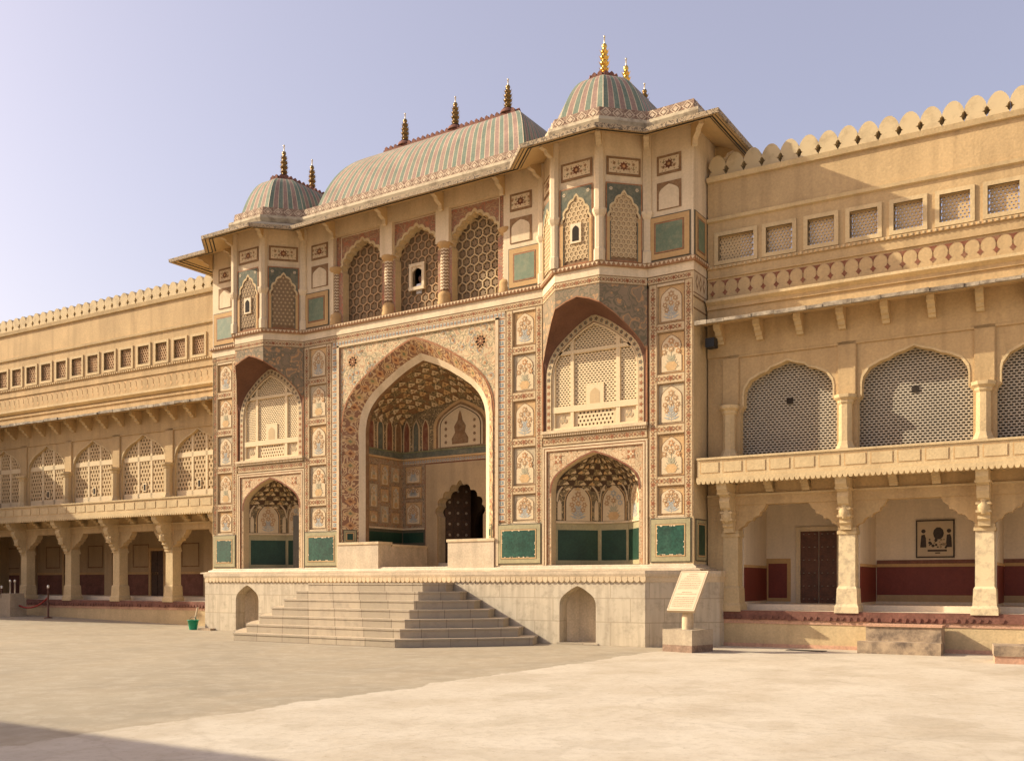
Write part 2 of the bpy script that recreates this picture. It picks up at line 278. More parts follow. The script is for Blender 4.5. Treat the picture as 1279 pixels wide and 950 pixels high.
# ------------------------------------------------------------------ mesh builder
class MB:
    def __init__(s): s.v = []; s.f = []; s.m = []; s.sm = []; s.names = []
    def mi(s, name):
        if name not in s.names: s.names.append(name)
        return s.names.index(name)
    def face(s, pts, m, smooth=False):
        k = len(s.v); s.v.extend([tuple(p) for p in pts]); s.f.append(tuple(range(k, k + len(pts)))); s.m.append(s.mi(m)); s.sm.append(smooth)
    def grid(s, rows, m, smooth=True, closed=False, mf=None):
        k = len(s.v); nc = len(rows[0])
        for r in rows: s.v.extend([tuple(p) for p in r])
        for i in range(len(rows) - 1):
            for j in range(nc if closed else nc - 1):
                a = k + i * nc + j; b = k + i * nc + (j + 1) % nc
                s.f.append((a, b, b + nc, a + nc)); s.m.append(s.mi(mf(i, j) if mf else m)); s.sm.append(smooth)
    def box(s, x0, x1, y0, y1, z0, z1, m):
        p = [(x, y, z) for z in (z0, z1) for y in (y0, y1) for x in (x0, x1)]
        for q in ((0, 2, 3, 1), (4, 5, 7, 6), (0, 1, 5, 4), (2, 6, 7, 3), (0, 4, 6, 2), (1, 3, 7, 5)): s.face([p[i] for i in q], m)
    def fbox(s, F, x0, x1, z0, z1, o0, o1, m):
        """box in a frame: x along, z up, out from the face (o1 is the front)"""
        A = [F.p(x, z, o) for o in (o0, o1) for z in (z0, z1) for x in (x0, x1)]
        for q in ((4, 5, 7, 6), (0, 2, 3, 1), (0, 4, 6, 2), (1, 3, 7, 5), (2, 6, 7, 3), (0, 1, 5, 4)): s.face([A[i] for i in q], m)
    def flat(s, F, pts, o, m):
        s.face([F.p(x, z, o) for x, z in pts], m)
    def rect(s, F, x0, x1, z0, z1, o, m): s.flat(F, [(x0, z0), (x1, z0), (x1, z1), (x0, z1)], o, m)
    def tess(s, F, pts, o, m):
        tr = tessellate_polygon([[Vector((x, z, 0)) for x, z in pts]])
        k = len(s.v); s.v.extend([tuple(F.p(x, z, o)) for x, z in pts])
        for t in tr:
            a, b, c = [pts[i] for i in t]
            if (b[0] - a[0]) * (c[1] - a[1]) - (b[1] - a[1]) * (c[0] - a[0]) < 0: t = (t[0], t[2], t[1])
            s.f.append(tuple(k + i for i in t)); s.m.append(s.mi(m)); s.sm.append(False)
    def plate(s, F, pts, o0, o1, m, side=None, back=True):
        s.tess(F, pts, o1, m)
        if back: s.tess(F, pts, o0, side or m)
        n = len(pts)
        for i in range(n):
            a, b = pts[i], pts[(i + 1) % n]
            s.face([F.p(*a, o0), F.p(*b, o0), F.p(*b, o1), F.p(*a, o1)], side or m)
    def lathe(s, c, prof, m, n=20, smooth=True, mf=None, off=0.0):
        rows = [[(c[0] + r * math.cos(2 * math.pi * (j + off) / n), c[1] + r * math.sin(2 * math.pi * (j + off) / n), c[2] + z) for j in range(n)] for r, z in prof]
        s.grid(rows, m, smooth, True, mf)
        if prof[0][0] > 1e-4: s.face(rows[0][::-1], m)
        if prof[-1][0] > 1e-4: s.face(rows[-1], m)
    def tube(s, pts, r, m, n=8):
        pts = [Vector(p) for p in pts]; rows = []
        for i, p in enumerate(pts):
            d = (pts[min(i + 1, len(pts) - 1)] - pts[max(i - 1, 0)]).normalized()
            a = d.orthogonal().normalized() if abs(d.z) > .9 else d.cross(Vector((0, 0, 1))).normalized(); b = d.cross(a)
            rr = r[i] if isinstance(r, (list, tuple)) else r
            rows.append([p + a * rr * math.cos(2 * math.pi * k / n) + b * rr * math.sin(2 * math.pi * k / n) for k in range(n)])
        s.grid(rows, m, True, True); s.face(rows[0][::-1], m); s.face(rows[-1], m)
    def sweep(s, path, prof, m, close=True, mf=None):
        """profile of (out, z) points swept along a plan path; out offsets the path to its right-hand front"""
        rings = [offset_path(path, o) for o, z in prof]
        n = len(prof)
        for k in range(n if close else n - 1):
            k2 = (k + 1) % n
            for i in range(len(path) - 1):
                a, b = rings[k][i], rings[k][i + 1]; c, d = rings[k2][i + 1], rings[k2][i]
                s.face([(a[0], a[1], prof[k][1]), (b[0], b[1], prof[k][1]), (c[0], c[1], prof[k2][1]), (d[0], d[1], prof[k2][1])], mf(k) if mf else m)
        if close:
            for i in (0, -1): s.face([(rings[k][i][0], rings[k][i][1], prof[k][1]) for k in range(n)], mf(0) if mf else m)
    def build(s, name, parent=None, loc=None):
        me = bpy.data.meshes.new(name); me.from_pydata(s.v, [], s.f)
        for q in s.names: me.materials.append(MATS[q])
        me.polygons.foreach_set('material_index', s.m); me.polygons.foreach_set('use_smooth', s.sm); me.update()
        o = bpy.data.objects.new(name, me); COL.objects.link(o)
        if parent: o.parent = parent
        if loc: o.location = loc
        return o

def offset_path(path, d):
    out = []; n = len(path)
    def nrm(a, b):
        dx, dy = b[0] - a[0], b[1] - a[1]; L = math.hypot(dx, dy); return (dy / L, -dx / L)
    for i, p in enumerate(path):
        if i == 0: nx, ny = nrm(path[0], path[1]); out.append((p[0] + nx * d, p[1] + ny * d)); continue
        if i == n - 1: nx, ny = nrm(path[-2], path[-1]); out.append((p[0] + nx * d, p[1] + ny * d)); continue
        a = nrm(path[i - 1], p); b = nrm(p, path[i + 1]); k = 1 + a[0] * b[0] + a[1] * b[1]
        out.append((p[0] + (a[0] + b[0]) / k * d, p[1] + (a[1] + b[1]) / k * d))
    return out

class Frame:
    def __init__(s, ox, oy, ang=0.0, oz=0.0):
        s.o = (ox, oy, oz); s.c = math.cos(R(ang)); s.s = math.sin(R(ang))
    def p(s, x, z, o=0.0): return (s.o[0] + x * s.c + o * s.s, s.o[1] + x * s.s - o * s.c, s.o[2] + z)

def empty(name, loc=(0, 0, 0), rz=0.0):
    o = bpy.data.objects.new(name, None); COL.objects.link(o); o.location = loc; o.rotation_euler = (0, 0, rz); o.empty_display_size = .3; return o
def tag(o, label=None, cat=None, group=None, kind=None):
    if label: o['label'] = label
    if cat: o['category'] = cat
    if group: o['group'] = group
    if kind: o['kind'] = kind
    return o
def copy_tree(o, parent=None):
    c = o.copy(); COL.objects.link(c)
    if parent is not None: c.parent = parent
    for ch in list(o.children): copy_tree(ch, c)
    return c

# ------------------------------------------------------------------ arches
TAB = [(1, 0), (.995, .12), (.965, .27), (.90, .41), (.80, .53), (.70, .615), (.45, .785), (.235, .905), (0, 1)]
def arch(cx, w, zs, za, n=5):
    """half table mirrored: points from the left spring to the right spring"""
    pts = []
    T = TAB
    for i in range(len(T) - 1):
        p0 = T[max(i - 1, 0)]; p1 = T[i]; p2 = T[i + 1]; p3 = T[min(i + 2, len(T) - 1)]
        for k in range(n):
            t = k / n
            q = [0.5 * (2 * p1[a] + (p2[a] - p0[a]) * t + (2 * p0[a] - 5 * p1[a] + 4 * p2[a] - p3[a]) * t * t + (3 * p1[a] - p0[a] - 3 * p2[a] + p3[a]) * t ** 3) for a in (0, 1)]
            pts.append(q)
    pts.append([0, 1])
    L = [(cx - w * x, zs + (za - zs) * z) for x, z in pts]
    return L + [(cx + w * x, zs + (za - zs) * z) for x, z in reversed(pts[:-1])]
def cusped(cx, w, zs, za, lobes=9, amp=.09, n=6):
    base = arch(cx, w, zs, za, 6); L = [0]
    for a, b in zip(base, base[1:]): L.append(L[-1] + math.hypot(b[0] - a[0], b[1] - a[1]))
    out = []
    for k in range(lobes * n + 1):
        s = L[-1] * k / (lobes * n); i = max(j for j in range(len(L)) if L[j] <= s + 1e-9); i = min(i, len(base) - 2)
        t = (s - L[i]) / max(L[i + 1] - L[i], 1e-6); a, b = base[i], base[i + 1]
        x = a[0] + (b[0] - a[0]) * t; z = a[1] + (b[1] - a[1]) * t
        dx, dz = b[0] - a[0], b[1] - a[1]; q = math.hypot(dx, dz); nx, nz = dz / q, -dx / q   # towards the inside
        d = -amp * abs(math.sin(math.pi * k / n)) + amp * .8
        out.append((x + nx * d, z + nz * d))
    return out
def arch_wall(mb, F, x0, x1, z0, z1, ap, o0, o1, m, side=None, rev=None):
    """rectangular wall with the arch opening ap (spring to spring) standing on z0"""
    poly = [(x0, z0), (ap[0][0], z0)] + [p for p in ap if p[1] > z0 + 1e-4] + [(ap[-1][0], z0), (x1, z0), (x1, z1), (x0, z1)]
    mb.plate(F, poly[::-1] if area(poly) < 0 else poly, o0, o1, m, side)
def area(p): return sum(a[0] * b[1] - b[0] * a[1] for a, b in zip(p, p[1:] + p[:1]))
def ring(mb, F, inner, outer, o, m, o_in=None):
    for a, b, c, d in zip(inner, inner[1:], outer[1:], outer): mb.face([F.p(*a, o if o_in is None else o_in), F.p(*b, o if o_in is None else o_in), F.p(*c, o), F.p(*d, o)], m)
def loft(mb, A, B, m, smooth=True, mf=None):
    mb.grid([A, B], m, smooth, False, mf)

# ------------------------------------------------------------------ painted ornament (thin raised pigment on the wall meshes)
def ngon(cx, cz, r, n, ph=0, sq=1): return [(cx + r * math.cos(ph + 2 * math.pi * k / n), cz + sq * r * math.sin(ph + 2 * math.pi * k / n)) for k in range(n)]
def petal(cx, cz, ang, L, wd):
    c, s = math.cos(ang), math.sin(ang)
    return [(cx + c * a - s * b, cz + s * a + c * b) for a, b in ((0, 0), (L * .45, -wd), (L, 0), (L * .45, wd))]
def rosette(mb, F, x, z, r, o, c1, c2, n=6, ph=0):
    for k in range(n): mb.flat(F, petal(x, z, ph + 2 * math.pi * k / n, r, r * .32), o, c1)
    mb.flat(F, ngon(x, z, r * .33, 6), o + .003, c2)
def border(mb, F, x0, x1, z0, z1, o, pitch=None, c1='rust', c2='brown', c3='rust_soft', base='border_cream', th=.06):
    """a slab with a running flower border painted on it"""
    mb.fbox(F, x0, x1, z0, z1, o - th, o, base)
    vert = (z1 - z0) > (x1 - x0); W = (x1 - x0) if vert else (z1 - z0); L = (z1 - z0) if vert else (x1 - x0)
    T = (lambda t, s: (x0 + s, z0 + t)) if vert else (lambda t, s: (x0 + t, z0 + s))
    o1 = o + .004; e = .018
    for a in (0.0, W - e):
        q = [T(0, a), T(L, a), T(L, a + e), T(0, a + e)]; mb.flat(F, q if not vert else q[::-1], o1, 'brown')
    pitch = pitch or W * 1.0; n = max(1, round(L / pitch)); p = L / n; r = W * .37
    for k in range(n):
        x, z = T((k + .5) * p, W / 2)
        rosette(mb, F, x, z, r, o1, c1 if k % 2 else c3, 'rust_dark', 5 if k % 2 else 4, 0 if vert else math.pi / 4)
        x2, z2 = T(k * p, W / 2)
        for sg in (1, -1):
            for ang in (.75, -.75):
                aa = (math.pi / 2 if vert else 0) + (0 if sg > 0 else math.pi) + ang
                mb.flat(F, petal(x2, z2, aa, W * .42, W * .085), o1, c2)
        mb.flat(F, ngon(x2, z2, W * .10, 5), o1 + .003, c1)
def tile_strip(mb, F, x0, x1, z0, z1, o):
    mb.fbox(F, x0, x1, z0, z1, o - .06, o, 'plaster_white')
    vert = (z1 - z0) > (x1 - x0); W = (x1 - x0) if vert else (z1 - z0); L = (z1 - z0) if vert else (x1 - x0)
    n = round(L / (W * .95)); p = L / n
    for k in range(n):
        a0, a1 = (z0 + k * p, z0 + (k + 1) * p) if vert else (x0 + k * p, x0 + (k + 1) * p)
        def rc(u0, u1, s0, s1, oo, m):
            if vert: mb.rect(F, x0 + W * s0, x0 + W * s1, a0 + p * u0, a0 + p * u1, oo, m)
            else: mb.rect(F, a0 + p * u0, a0 + p * u1, z0 + W * s0, z0 + W * s1, oo, m)
        rc(0, .2, .06, .94, o + .004, 'rust')
        rc(.32, .88, .2, .8, o + .004, 'blue_grey'); 
        cx, cz = ((x0 + x1) / 2, a0 + p * .6) if vert else (a0 + p * .6, (z0 + z1) / 2)
        mb.flat(F, ngon(cx, cz, W * .13, 4), o + .008, 'border_cream')
def outline(mb, F, x0, x1, z0, z1, wd, o, m):
    mb.rect(F, x0, x1, z0, z0 + wd, o, m); mb.rect(F, x0, x1, z1 - wd, z1, o, m)
    mb.rect(F, x0, x0 + wd, z0 + wd, z1 - wd, o, m); mb.rect(F, x1 - wd, x1, z0 + wd, z1 - wd, o, m)
def plant(mb, F, cx, z0, h, w, o, seed, warm=False):
    r = random.Random(seed); st = 'olive_soft' if warm else ['blue_soft', 'olive_soft'][seed % 2]; fl = ['rust_soft', 'orange', 'rust_soft', 'blue_soft'][seed % 4]
    kind = seed % 4
    mb.rect(F, cx - .008, cx + .008, z0, z0 + h * .8, o, st)
    if kind in (1, 3):                                    # a vase at the foot
        mb.flat(F, [(cx - w * .18, z0), (cx + w * .18, z0), (cx + w * .3, z0 + h * .14), (cx + w * .16, z0 + h * .26), (cx - w * .16, z0 + h * .26), (cx - w * .3, z0 + h * .14)], o + .003, 'orange' if warm else 'niche_ochre')
    for k in range(5):                                    # blade leaves
        for sg in (-1, 1):
            mb.flat(F, petal(cx, z0 + h * (.04 + .07 * k), math.pi / 2 - sg * (1.25 - .18 * k), w * (.42 - .03 * k), w * .05), o + .002, st)
    pts = [(0, .88), (-.26, .74), (.26, .74), (-.34, .56), (.34, .56), (0, .64)] if kind != 2 else [(0, .85), (-.2, .7), (.2, .7), (-.3, .5), (.3, .5), (-.22, .33), (.22, .33), (0, .55)]
    for i, (a, b) in enumerate(pts):
        rosette(mb, F, cx + a * w, z0 + b * h, w * (.15 if i else .18), o + .006, fl if i % 2 == 0 else 'rust_soft', 'niche_cream', 6, r.random())
        mb.flat(F, petal(cx, z0 + h * max(.1, b - .25), math.atan2(.25 * h, a * w), math.hypot(.22 * h, a * w) * .95, .006), o + .001, st)
def vase_niche(mb, F, x0, x1, z0, z1, o, seed, ground=None):
    g = ground or ['niche_ochre', 'niche_grey', 'niche_grey', 'niche_ochre', 'border_cream'][seed % 5]
    mb.fbox(F, x0, x1, z0, z1, o - .02, o, g)
    outline(mb, F, x0, x1, z0, z1, .014, o + .003, 'brown')
    cx = (x0 + x1) / 2; w = (x1 - x0) / 2 - .055; h = z1 - z0
    if seed % 2 == 0 or h < .9:
        sh = [(cx - w, z0 + .03)] + arch(cx, w, z0 + h * .62, z1 - .05, 2) + [(cx + w, z0 + .03)]
    else:                                                 # waisted cartouche
        zz = z0 + h * .5; up = arch(cx, w * .93, z0 + h * .64, z1 - .05, 2)
        sh = [(cx - w, z0 + .03), (cx - w, zz - .1), (cx - w * .72, zz)] + up + [(cx + w * .72, zz), (cx + w, zz - .1), (cx + w, z0 + .03)]
    sh2 = [(cx + (x - cx) * .93, z0 + .045 + (z - z0 - .03) * .965) for x, z in sh]
    mb.tess(F, sh, o + .006, 'brown'); mb.tess(F, sh2, o + .010, 'niche_cream')
    plant(mb, F, cx, z0 + .07, h * .82, (x1 - x0) * .8, o + .014, seed)
def framed_panel(mb, F, x0, x1, z0, z1, o, core, frame='panel_frame', bw=.15):
    mb.fbox(F, x0, x1, z0, z1, o - .03, o, 'panel_line')
    mb.fbox(F, x0 + .03, x1 - .03, z0 + .03, z1 - .03, o, o + .012, frame)
    b = bw; mb.fbox(F, x0 + b, x1 - b, z0 + b, z1 - b, o, o + .016, 'panel_line')
    mb.fbox(F, x0 + b + .012, x1 - b - .012, z0 + b + .012, z1 - b - .012, o, o + .020, 'niche_ochre' if frame != 'ochre' else 'rust')
    mb.fbox(F, x0 + b + .045, x1 - b - .045, z0 + b + .045, z1 - b - .045, o, o + .024, core)
def arabesque(mb, F, x0, x1, z0, z1, o):
    mb.fbox(F, x0, x1, z0, z1, o - .02, o, 'brown'); b = min(x1 - x0, z1 - z0) * .13
    mb.fbox(F, x0 + b, x1 - b, z0 + b, z1 - b, o, o + .006, 'niche_cream'); cx, cz = (x0 + x1) / 2, (z0 + z1) / 2; w, h = (x1 - x0) / 2 - b, (z1 - z0) / 2 - b
    rosette(mb, F, cx, cz, h * .75, o + .01, 'rust_dark', 'orange', 8)
    for q in range(int(w * 60)): mb.tess(F, petal(cx + (q % 2 * 2 - 1) * w * (.12 + .86 * (q / (w * 60))), cz + h * .8 * math.sin(q * 2.4), q * 1.7, h * .3, h * .07), o + .008, 'brown')
    for sx in (-1, 1):
        for k in range(max(1, int(w / h * 1.3))):
            xx = cx + sx * (h * .8 + k * h * .7)
            if abs(xx - cx) < w * .93:
                rosette(mb, F, xx, cz + (h * .35 if k % 2 else -h * .35), h * .3, o + .01, 'rust', 'olive', 5)
                rosette(mb, F, xx, cz - (h * .35 if k % 2 else -h * .35), h * .25, o + .01, 'olive', 'rust', 4)

# ------------------------------------------------------------------ pierced screens
def cell(mb, F, outer, inner, o0, o1, m):
    n = len(outer)
    for i in range(n):
        a, b, c, d = outer[i], outer[(i + 1) % n], inner[(i + 1) % n], inner[i]
        mb.face([F.p(*a, o1), F.p(*b, o1), F.p(*c, o1), F.p(*d, o1)], m)
        mb.face([F.p(*d, o1), F.p(*c, o1), F.p(*c, o0), F.p(*d, o0)], m)
def brick_jali(mb, F, x0, x1, z0, z1, px, pz, fx, fz, o0, o1, m, clip=None, hexa=False):
    nz = max(1, round((z1 - z0) / pz)); pz = (z1 - z0) / nz; nx = max(1, round((x1 - x0) / px)); px = (x1 - x0) / nx
    for r in range(nz):
        za, zb = z0 + r * pz, z0 + (r + 1) * pz; off = px / 2 if r % 2 else 0
        for k in range(-1 if off else 0, nx):
            xa, xb = x0 + k * px + off, x0 + (k + 1) * px + off; cxx, cz = (xa + xb) / 2, (za + zb) / 2
            xa, xb = max(xa, x0), min(xb, x1)
            if xb - xa < px * .4 or (clip and not clip(cxx, cz)): 
                if xb - xa > .01 and not clip: mb.rect(F, xa, xb, za, zb, o1, m)
                continue
            if xb - xa < px * .9: mb.rect(F, xa, xb, za, zb, o1, m); continue
            hx, hz = px * fx / 2, pz * fz / 2
            if hexa:
                out = [(xa, za), (cxx, za), (xb, za), (xb, zb), (cxx, zb), (xa, zb)]
                inn = [(cxx - hx * .75, cz - hz * .7), (cxx, cz - hz), (cxx + hx * .75, cz - hz * .7), (cxx + hx * .75, cz + hz * .7), (cxx, cz + hz), (cxx - hx * .75, cz + hz * .7)]
            else:
                out = [(xa, za), (xb, za), (xb, zb), (xa, zb)]; inn = [(cxx - hx, cz - hz), (cxx + hx, cz - hz), (cxx + hx, cz + hz), (cxx - hx, cz + hz)]
            cell(mb, F, out, inn, o0, o1, m)
def hex_jali(mb, F, x0, x1, z0, z1, p, fr, o0, o1, m, clip=None, star=None, starm=None):
    r = p / math.sqrt(3); row = r * 1.5; j = 0; z = z0
    while z < z1 + row * .5:
        x = x0 + (p / 2 if j % 2 else 0)
        while x < x1 + p * .3:
            if not clip or clip(x, z):
                O = ngon(x, z, r, 6, math.pi / 6); I = ngon(x, z, r * fr, 6, math.pi / 6)
                if all(x0 - p * .3 < q[0] < x1 + p * .3 and z0 - p * .3 < q[1] < z1 + p * .3 for q in O):
                    cell(mb, F, O, I, o0, o1, m)
                    if star: 
                        S = []
                        for k in range(12): rr = r * (fr * .96 if k % 2 == 0 else star); S.append((x + rr * math.cos(math.pi / 6 * k + math.pi / 6), z + rr * math.sin(math.pi / 6 * k + math.pi / 6)))
                        mb.tess(F, S, o0 + (o1 - o0) * .6, starm or m)
            x += p
        z += row; j += 1
def inside_arch(cx, w, zs, za, z0, grow=0.0):
    A = arch(cx, w + grow, zs, za + grow, 4)
    def f(x, z):
        if z < z0 - .02: return False
        if z <= zs: return abs(x - cx) <= w + grow
        for a, b in zip(A, A[1:]):
            if a[0] <= x <= b[0] and b[0] > a[0]: return z <= a[1] + (b[1] - a[1]) * (x - a[0]) / (b[0] - a[0])
        return False
    return f

# ================================================================== GROUND
def gz(x, y):
    v = 0.0
    if x < -9.5: v += .022 * min(-9.5 - x, 18)
    return v * max(0, min(1, (y + 14) / 10)) if y < -4 else v
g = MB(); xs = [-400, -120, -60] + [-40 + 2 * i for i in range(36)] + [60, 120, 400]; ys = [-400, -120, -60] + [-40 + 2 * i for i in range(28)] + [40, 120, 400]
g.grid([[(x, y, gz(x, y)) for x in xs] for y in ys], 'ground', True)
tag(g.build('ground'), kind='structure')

# ================================================================== GATEHOUSE
G = empty('gatehouse'); tag(G, 'tall painted palace gatehouse with pointed archway, green panels and striped roofs', 'gatehouse')
HW = 9.15; PB = .93
PATH = [(-HW, 3.6), (-HW, 0), (-7.85, 0), (-7.85 + PB, -PB), (-4.65 - PB, -PB), (-4.65, 0), (4.65, 0), (4.65 + PB, -PB), (7.85 - PB, -PB), (7.85, 0), (HW, 0), (HW, 3.6)]
F0 = Frame(0, 0)
ZB, ZC = 2.03, 9.91
# ---- plinth
P0 = [(-9.95, 3.6), (-9.95, .85), (-8.48, -.9), (8.21, -.9), (9.65, .54), (9.65, 3.6)]
pl = MB()
def fix(path): return path
pl.sweep(P0[:3], [(0, -.3), (0, 1.66), (-.4, 1.66), (-.4, -.3)], 'marble_blocks'); pl.sweep(P0[3:], [(0, -.3), (0, 1.66), (-.4, 1.66), (-.4, -.3)], 'marble_blocks')
FP = Frame(0, -.9)
for a, b in ((-8.48, -7.0), (-5.76, 5.63), (6.87, 8.21)): pl.fbox(FP, a, b, -.3, 1.66, -.4, 0, 'marble_blocks')
for c_ in (-6.38, 6.25): arch_wall(pl, FP, c_ - .62, c_ + .62, .05, 1.66, arch(c_, .55, 1.0, 1.56, 3), -.4, 0, 'marble_blocks')
pl.sweep(P0, [(.03, 1.80), (.05, 1.87), (.05, 1.95), (-.6, 1.96), (-.6, 1.8)], 'marble_vein')
pl.sweep(P0, [(0, 1.66), (.012, 1.66), (.012, 1.80), (0, 1.80)], 'plaster_cream')
for x in [k * .17 - 8.4 for k in range(98)]:          # hanging scallops below the slab
    q = [(x, 1.80), (x, 1.71), (x + .03, 1.672), (x + .085, 1.65), (x + .14, 1.672), (x + .155, 1.71), (x + .155, 1.80)]
    pl.plate(Frame(0, -.9), q, .012, .05, 'plaster_cream')
pl.face([(-9.9, 3.6, 1.955), (-9.9, .87, 1.955), (-8.46, -.87, 1.955), (8.2, -.87, 1.955), (9.6, .55, 1.955), (9.6, 3.6, 1.955)], 'marble_vein')
# moulding that carries the walls
base_path = [(-HW, 3.6), (-HW, 0), (HW, 0), (HW, 3.6)]
pl.sweep(base_path, [(.30, 1.958), (.30, 2.00), (.12, 2.03), (.10, 2.07), (.02, 2.10), (.0, 2.13), (-.3, 2.13), (-.3, 1.958)], 'marble_vein')
plo = pl.build('plinth', G)
# small pointed niches in the plinth (dark recess standing proud of the face as a reveal)
for cx in (-6.38, 6.25):
    mb = MB(); F = Frame(0, -.9)
    plan = [(-.58, -.39), (-.30, -.62), (.30, -.62), (.58, -.39)]
    for a, b in zip(plan, plan[1:]): mb.face([F.p(cx + a[0], 0, a[1]), F.p(cx + b[0], 0, b[1]), F.p(cx + b[0], 1.62, b[1]), F.p(cx + a[0], 1.62, a[1])], 'marble_vein')
    mb.face([F.p(cx + a[0], 1.62, a[1]) for a in plan], 'marble_vein')
    mb.fbox(F, cx - .62, cx + .62, -.1, .05, -.62, .03, 'step_marble')
    mb.build('plinth_niche', G)

# ---- body walls: piers
walls = MB()
def pier(x0, x1):
    walls.fbox(F0, max(x0, -8.94), min(x1, 8.94), ZB, ZC, -3.2, -.06, 'border_cream')
for sg in (-1, 1):
    for a, b in ((7.88, 9.13), (3.06, 4.63)):
        x0, x1 = (a, b) if sg > 0 else (-b, -a); pier(x0, x1)
# side faces
for F in (Frame(HW, 0, 90), Frame(-HW, 3.6, -90)):
    walls.fbox(F, 0.005, 3.6, ZB, ZC, -.2, 0, 'plaster_yellow_light')
# wall above and around bays
for sg in (-1, 1):
    cx = 6.25 * sg
    # lower niche wall
    ap = arch(cx, 1.35, 4.15, 5.21, 4)
    arch_wall(walls, F0, cx - 1.62, cx + 1.62, 2.13, 5.46, ap, -.3, -.03, 'floral_dense', 'border_cream')
    # jharokha wall (recessed), arch
    walls.fbox(F0, cx - 1.62, cx + 1.62, 5.46, 5.9, -.4, -.07, 'border_cream')
    ap = arch(cx, 1.33, 7.25, 8.76, 4)
    arch_wall(walls, F0, cx - 1.62, cx + 1.62, 5.9, 9.4, ap, -.35, -.02, 'hood_brick', 'border_cream')
# centre spandrel wall
apC = arch(0, 2.94, 6.5, 9.16, 6)
arch_wall(walls, F0, -3.06, 3.06, 2.13, 9.30, apC, -.12, -.03, 'floral_cream', 'border_cream')
walls.fbox(F0, -3.06, 3.06, 9.30, ZC, -3.2, -.06, 'border_cream')
walls.build('front_wall', G)

# ---- borders and strips
bd = MB()
for sg in (-1, 1):
    def X(a, b): return (a, b) if sg > 0 else (-b, -a)
    for a, b in ((7.90, 8.14), (8.90, 9.13), (4.40, 4.63), (3.40, 3.63)):
        border(bd, F0, *X(a, b), 3.36, 9.46, 0.0)
    for (a, b) in ((8.14, 8.90), (3.63, 4.40)):
        for z0, z1 in ((8.18, 8.42), (6.84, 7.10), (5.52, 5.78), (4.17, 4.43), (3.36, 3.40), (9.40, 9.46)):
            if z1 - z0 > .1: border(bd, F0, *X(a, b), z0, z1, -.002)
            else: bd.fbox(F0, *X(a, b), z0, z1, -.06, -.002, 'border_light')
    tile_strip(bd, F0, *X(3.15, 3.36), 3.4, 9.46, -.004)
    bd.fbox(F0, *X(3.05, 3.15), 2.13, 9.36, -.06, .03, 'border_light')
    bd.fbox(F0, *X(3.03, 3.05), 2.13, 9.28, -.06, .012, 'rust')
    bd.fbox(F0, *X(3.36, 3.40), 3.4, 9.46, -.06, -.012, 'border_light')
    border(bd, F0, *X(4.66, 7.84), 5.48, 5.71, -.004)
    # frame mouldings round the lower niche
    cx = 6.25 * sg
    for d, t, o, m in ((1.615, .05, .012, 'border_light'), (1.565, .03, .0, 'rust'), (1.535, .05, .012, 'border_light'), (1.485, .02, 0, 'rust')):
        for s2 in (-1, 1): bd.fbox(F0, min(cx + s2 * d, cx + s2 * (d - t)), max(cx + s2 * d, cx + s2 * (d - t)), 2.13, 3.84 + d, -.05, o, m)
        bd.fbox(F0, cx - d + t, cx + d - t, 3.84 + d - t, 3.84 + d, -.05, o, m)
    # rim painted on the niche arch, quatrefoils in the spandrels
    A1 = arch(cx, 1.35, 4.15, 5.21, 4); A2 = arch(cx, 1.40, 4.15, 5.26, 4)
    ring(bd, F0, A1, A2, -.02, 'rust_dark')
    for s2 in (-1, 1):
        rosette(bd, F0, cx + s2 * 1.12, 5.08, .17, -.022, 'rust', 'niche_cream', 4, math.pi / 4)
        rosette(bd, F0, cx + s2 * 1.12, 5.08, .10, -.018, 'niche_cream', 'orange', 4, 0)
# top floral strip and tile strip over the arch
border(bd, F0, -4.63, 4.63, 9.475, 9.68, .0)
for sg in (-1, 1): border(bd, F0, *((7.88, 9.13) if sg > 0 else (-9.13, -7.88)), 9.475, 9.68, .0)
tile_strip(bd, F0, -3.36, 3.36, 9.33, 9.47, .002)
bd.fbox(F0, -3.15, 3.15, 9.27, 9.33, -.06, .03, 'border_light')
# scroll flowers over the centre arch
rr = random.Random(3)
for sg in (-1, 1):
    rosette(bd, F0, sg * 2.5, 8.75, .27, -.024, 'rust_soft', 'orange', 9); rosette(bd, F0, sg * 2.5, 8.75, .14, -.018, 'rust', 'rust_soft', 7)
    for k in range(44):
        x = sg * rr.uniform(.35, 2.95); z = rr.uniform(7.2, 9.2)
        top = 6.5 + 2.66 * (1 - (abs(x) / 2.94) ** 1.7) + .25
        if z > top + .1:
            ph = rr.random() * 6
            # curled tendril
            for q in range(9):
                a = ph + q * .62; r0 = .15 - .012 * q
                bd.flat(F0, petal(x + r0 * math.cos(a), z + r0 * math.sin(a), a + 1.8, .09, .013), -.024, 'blue_soft' if k % 3 else 'olive_soft')
            rosette(bd, F0, x, z, .055, -.02, 'rust_soft' if k % 2 else 'orange', 'rust', 5)
ring(bd, F0, arch(0, 2.94, 6.5, 9.16, 6), arch(0, 3.0, 6.5, 9.23, 6), -.012, 'rust')
bd.build('painted_borders', G)

# ---- vase niches
seed = 0
for sg in (-1, 1):
    for a, b in ((8.16, 8.88), (3.65, 4.38)):
        for i, (z0, z1) in enumerate(((8.43, 9.40), (7.11, 8.17), (5.79, 6.83), (4.44, 5.51), (3.41, 4.16))):
            mb = MB(); x0, x1 = (a, b) if sg > 0 else (-b, -a)
            seed += 1; vase_niche(mb, F0, x0, x1, z0, z1, -.055, [2, 1, 6, 5, 8][i] + (seed % 3) * 4 + (2 if seed % 5 == 0 else 0), ['niche_ochre', 'niche_ochre', 'niche_grey', 'niche_ochre', 'niche_grey'][(i + seed // 5 % 2) % 5])
            mb.build('painted_niche', G)
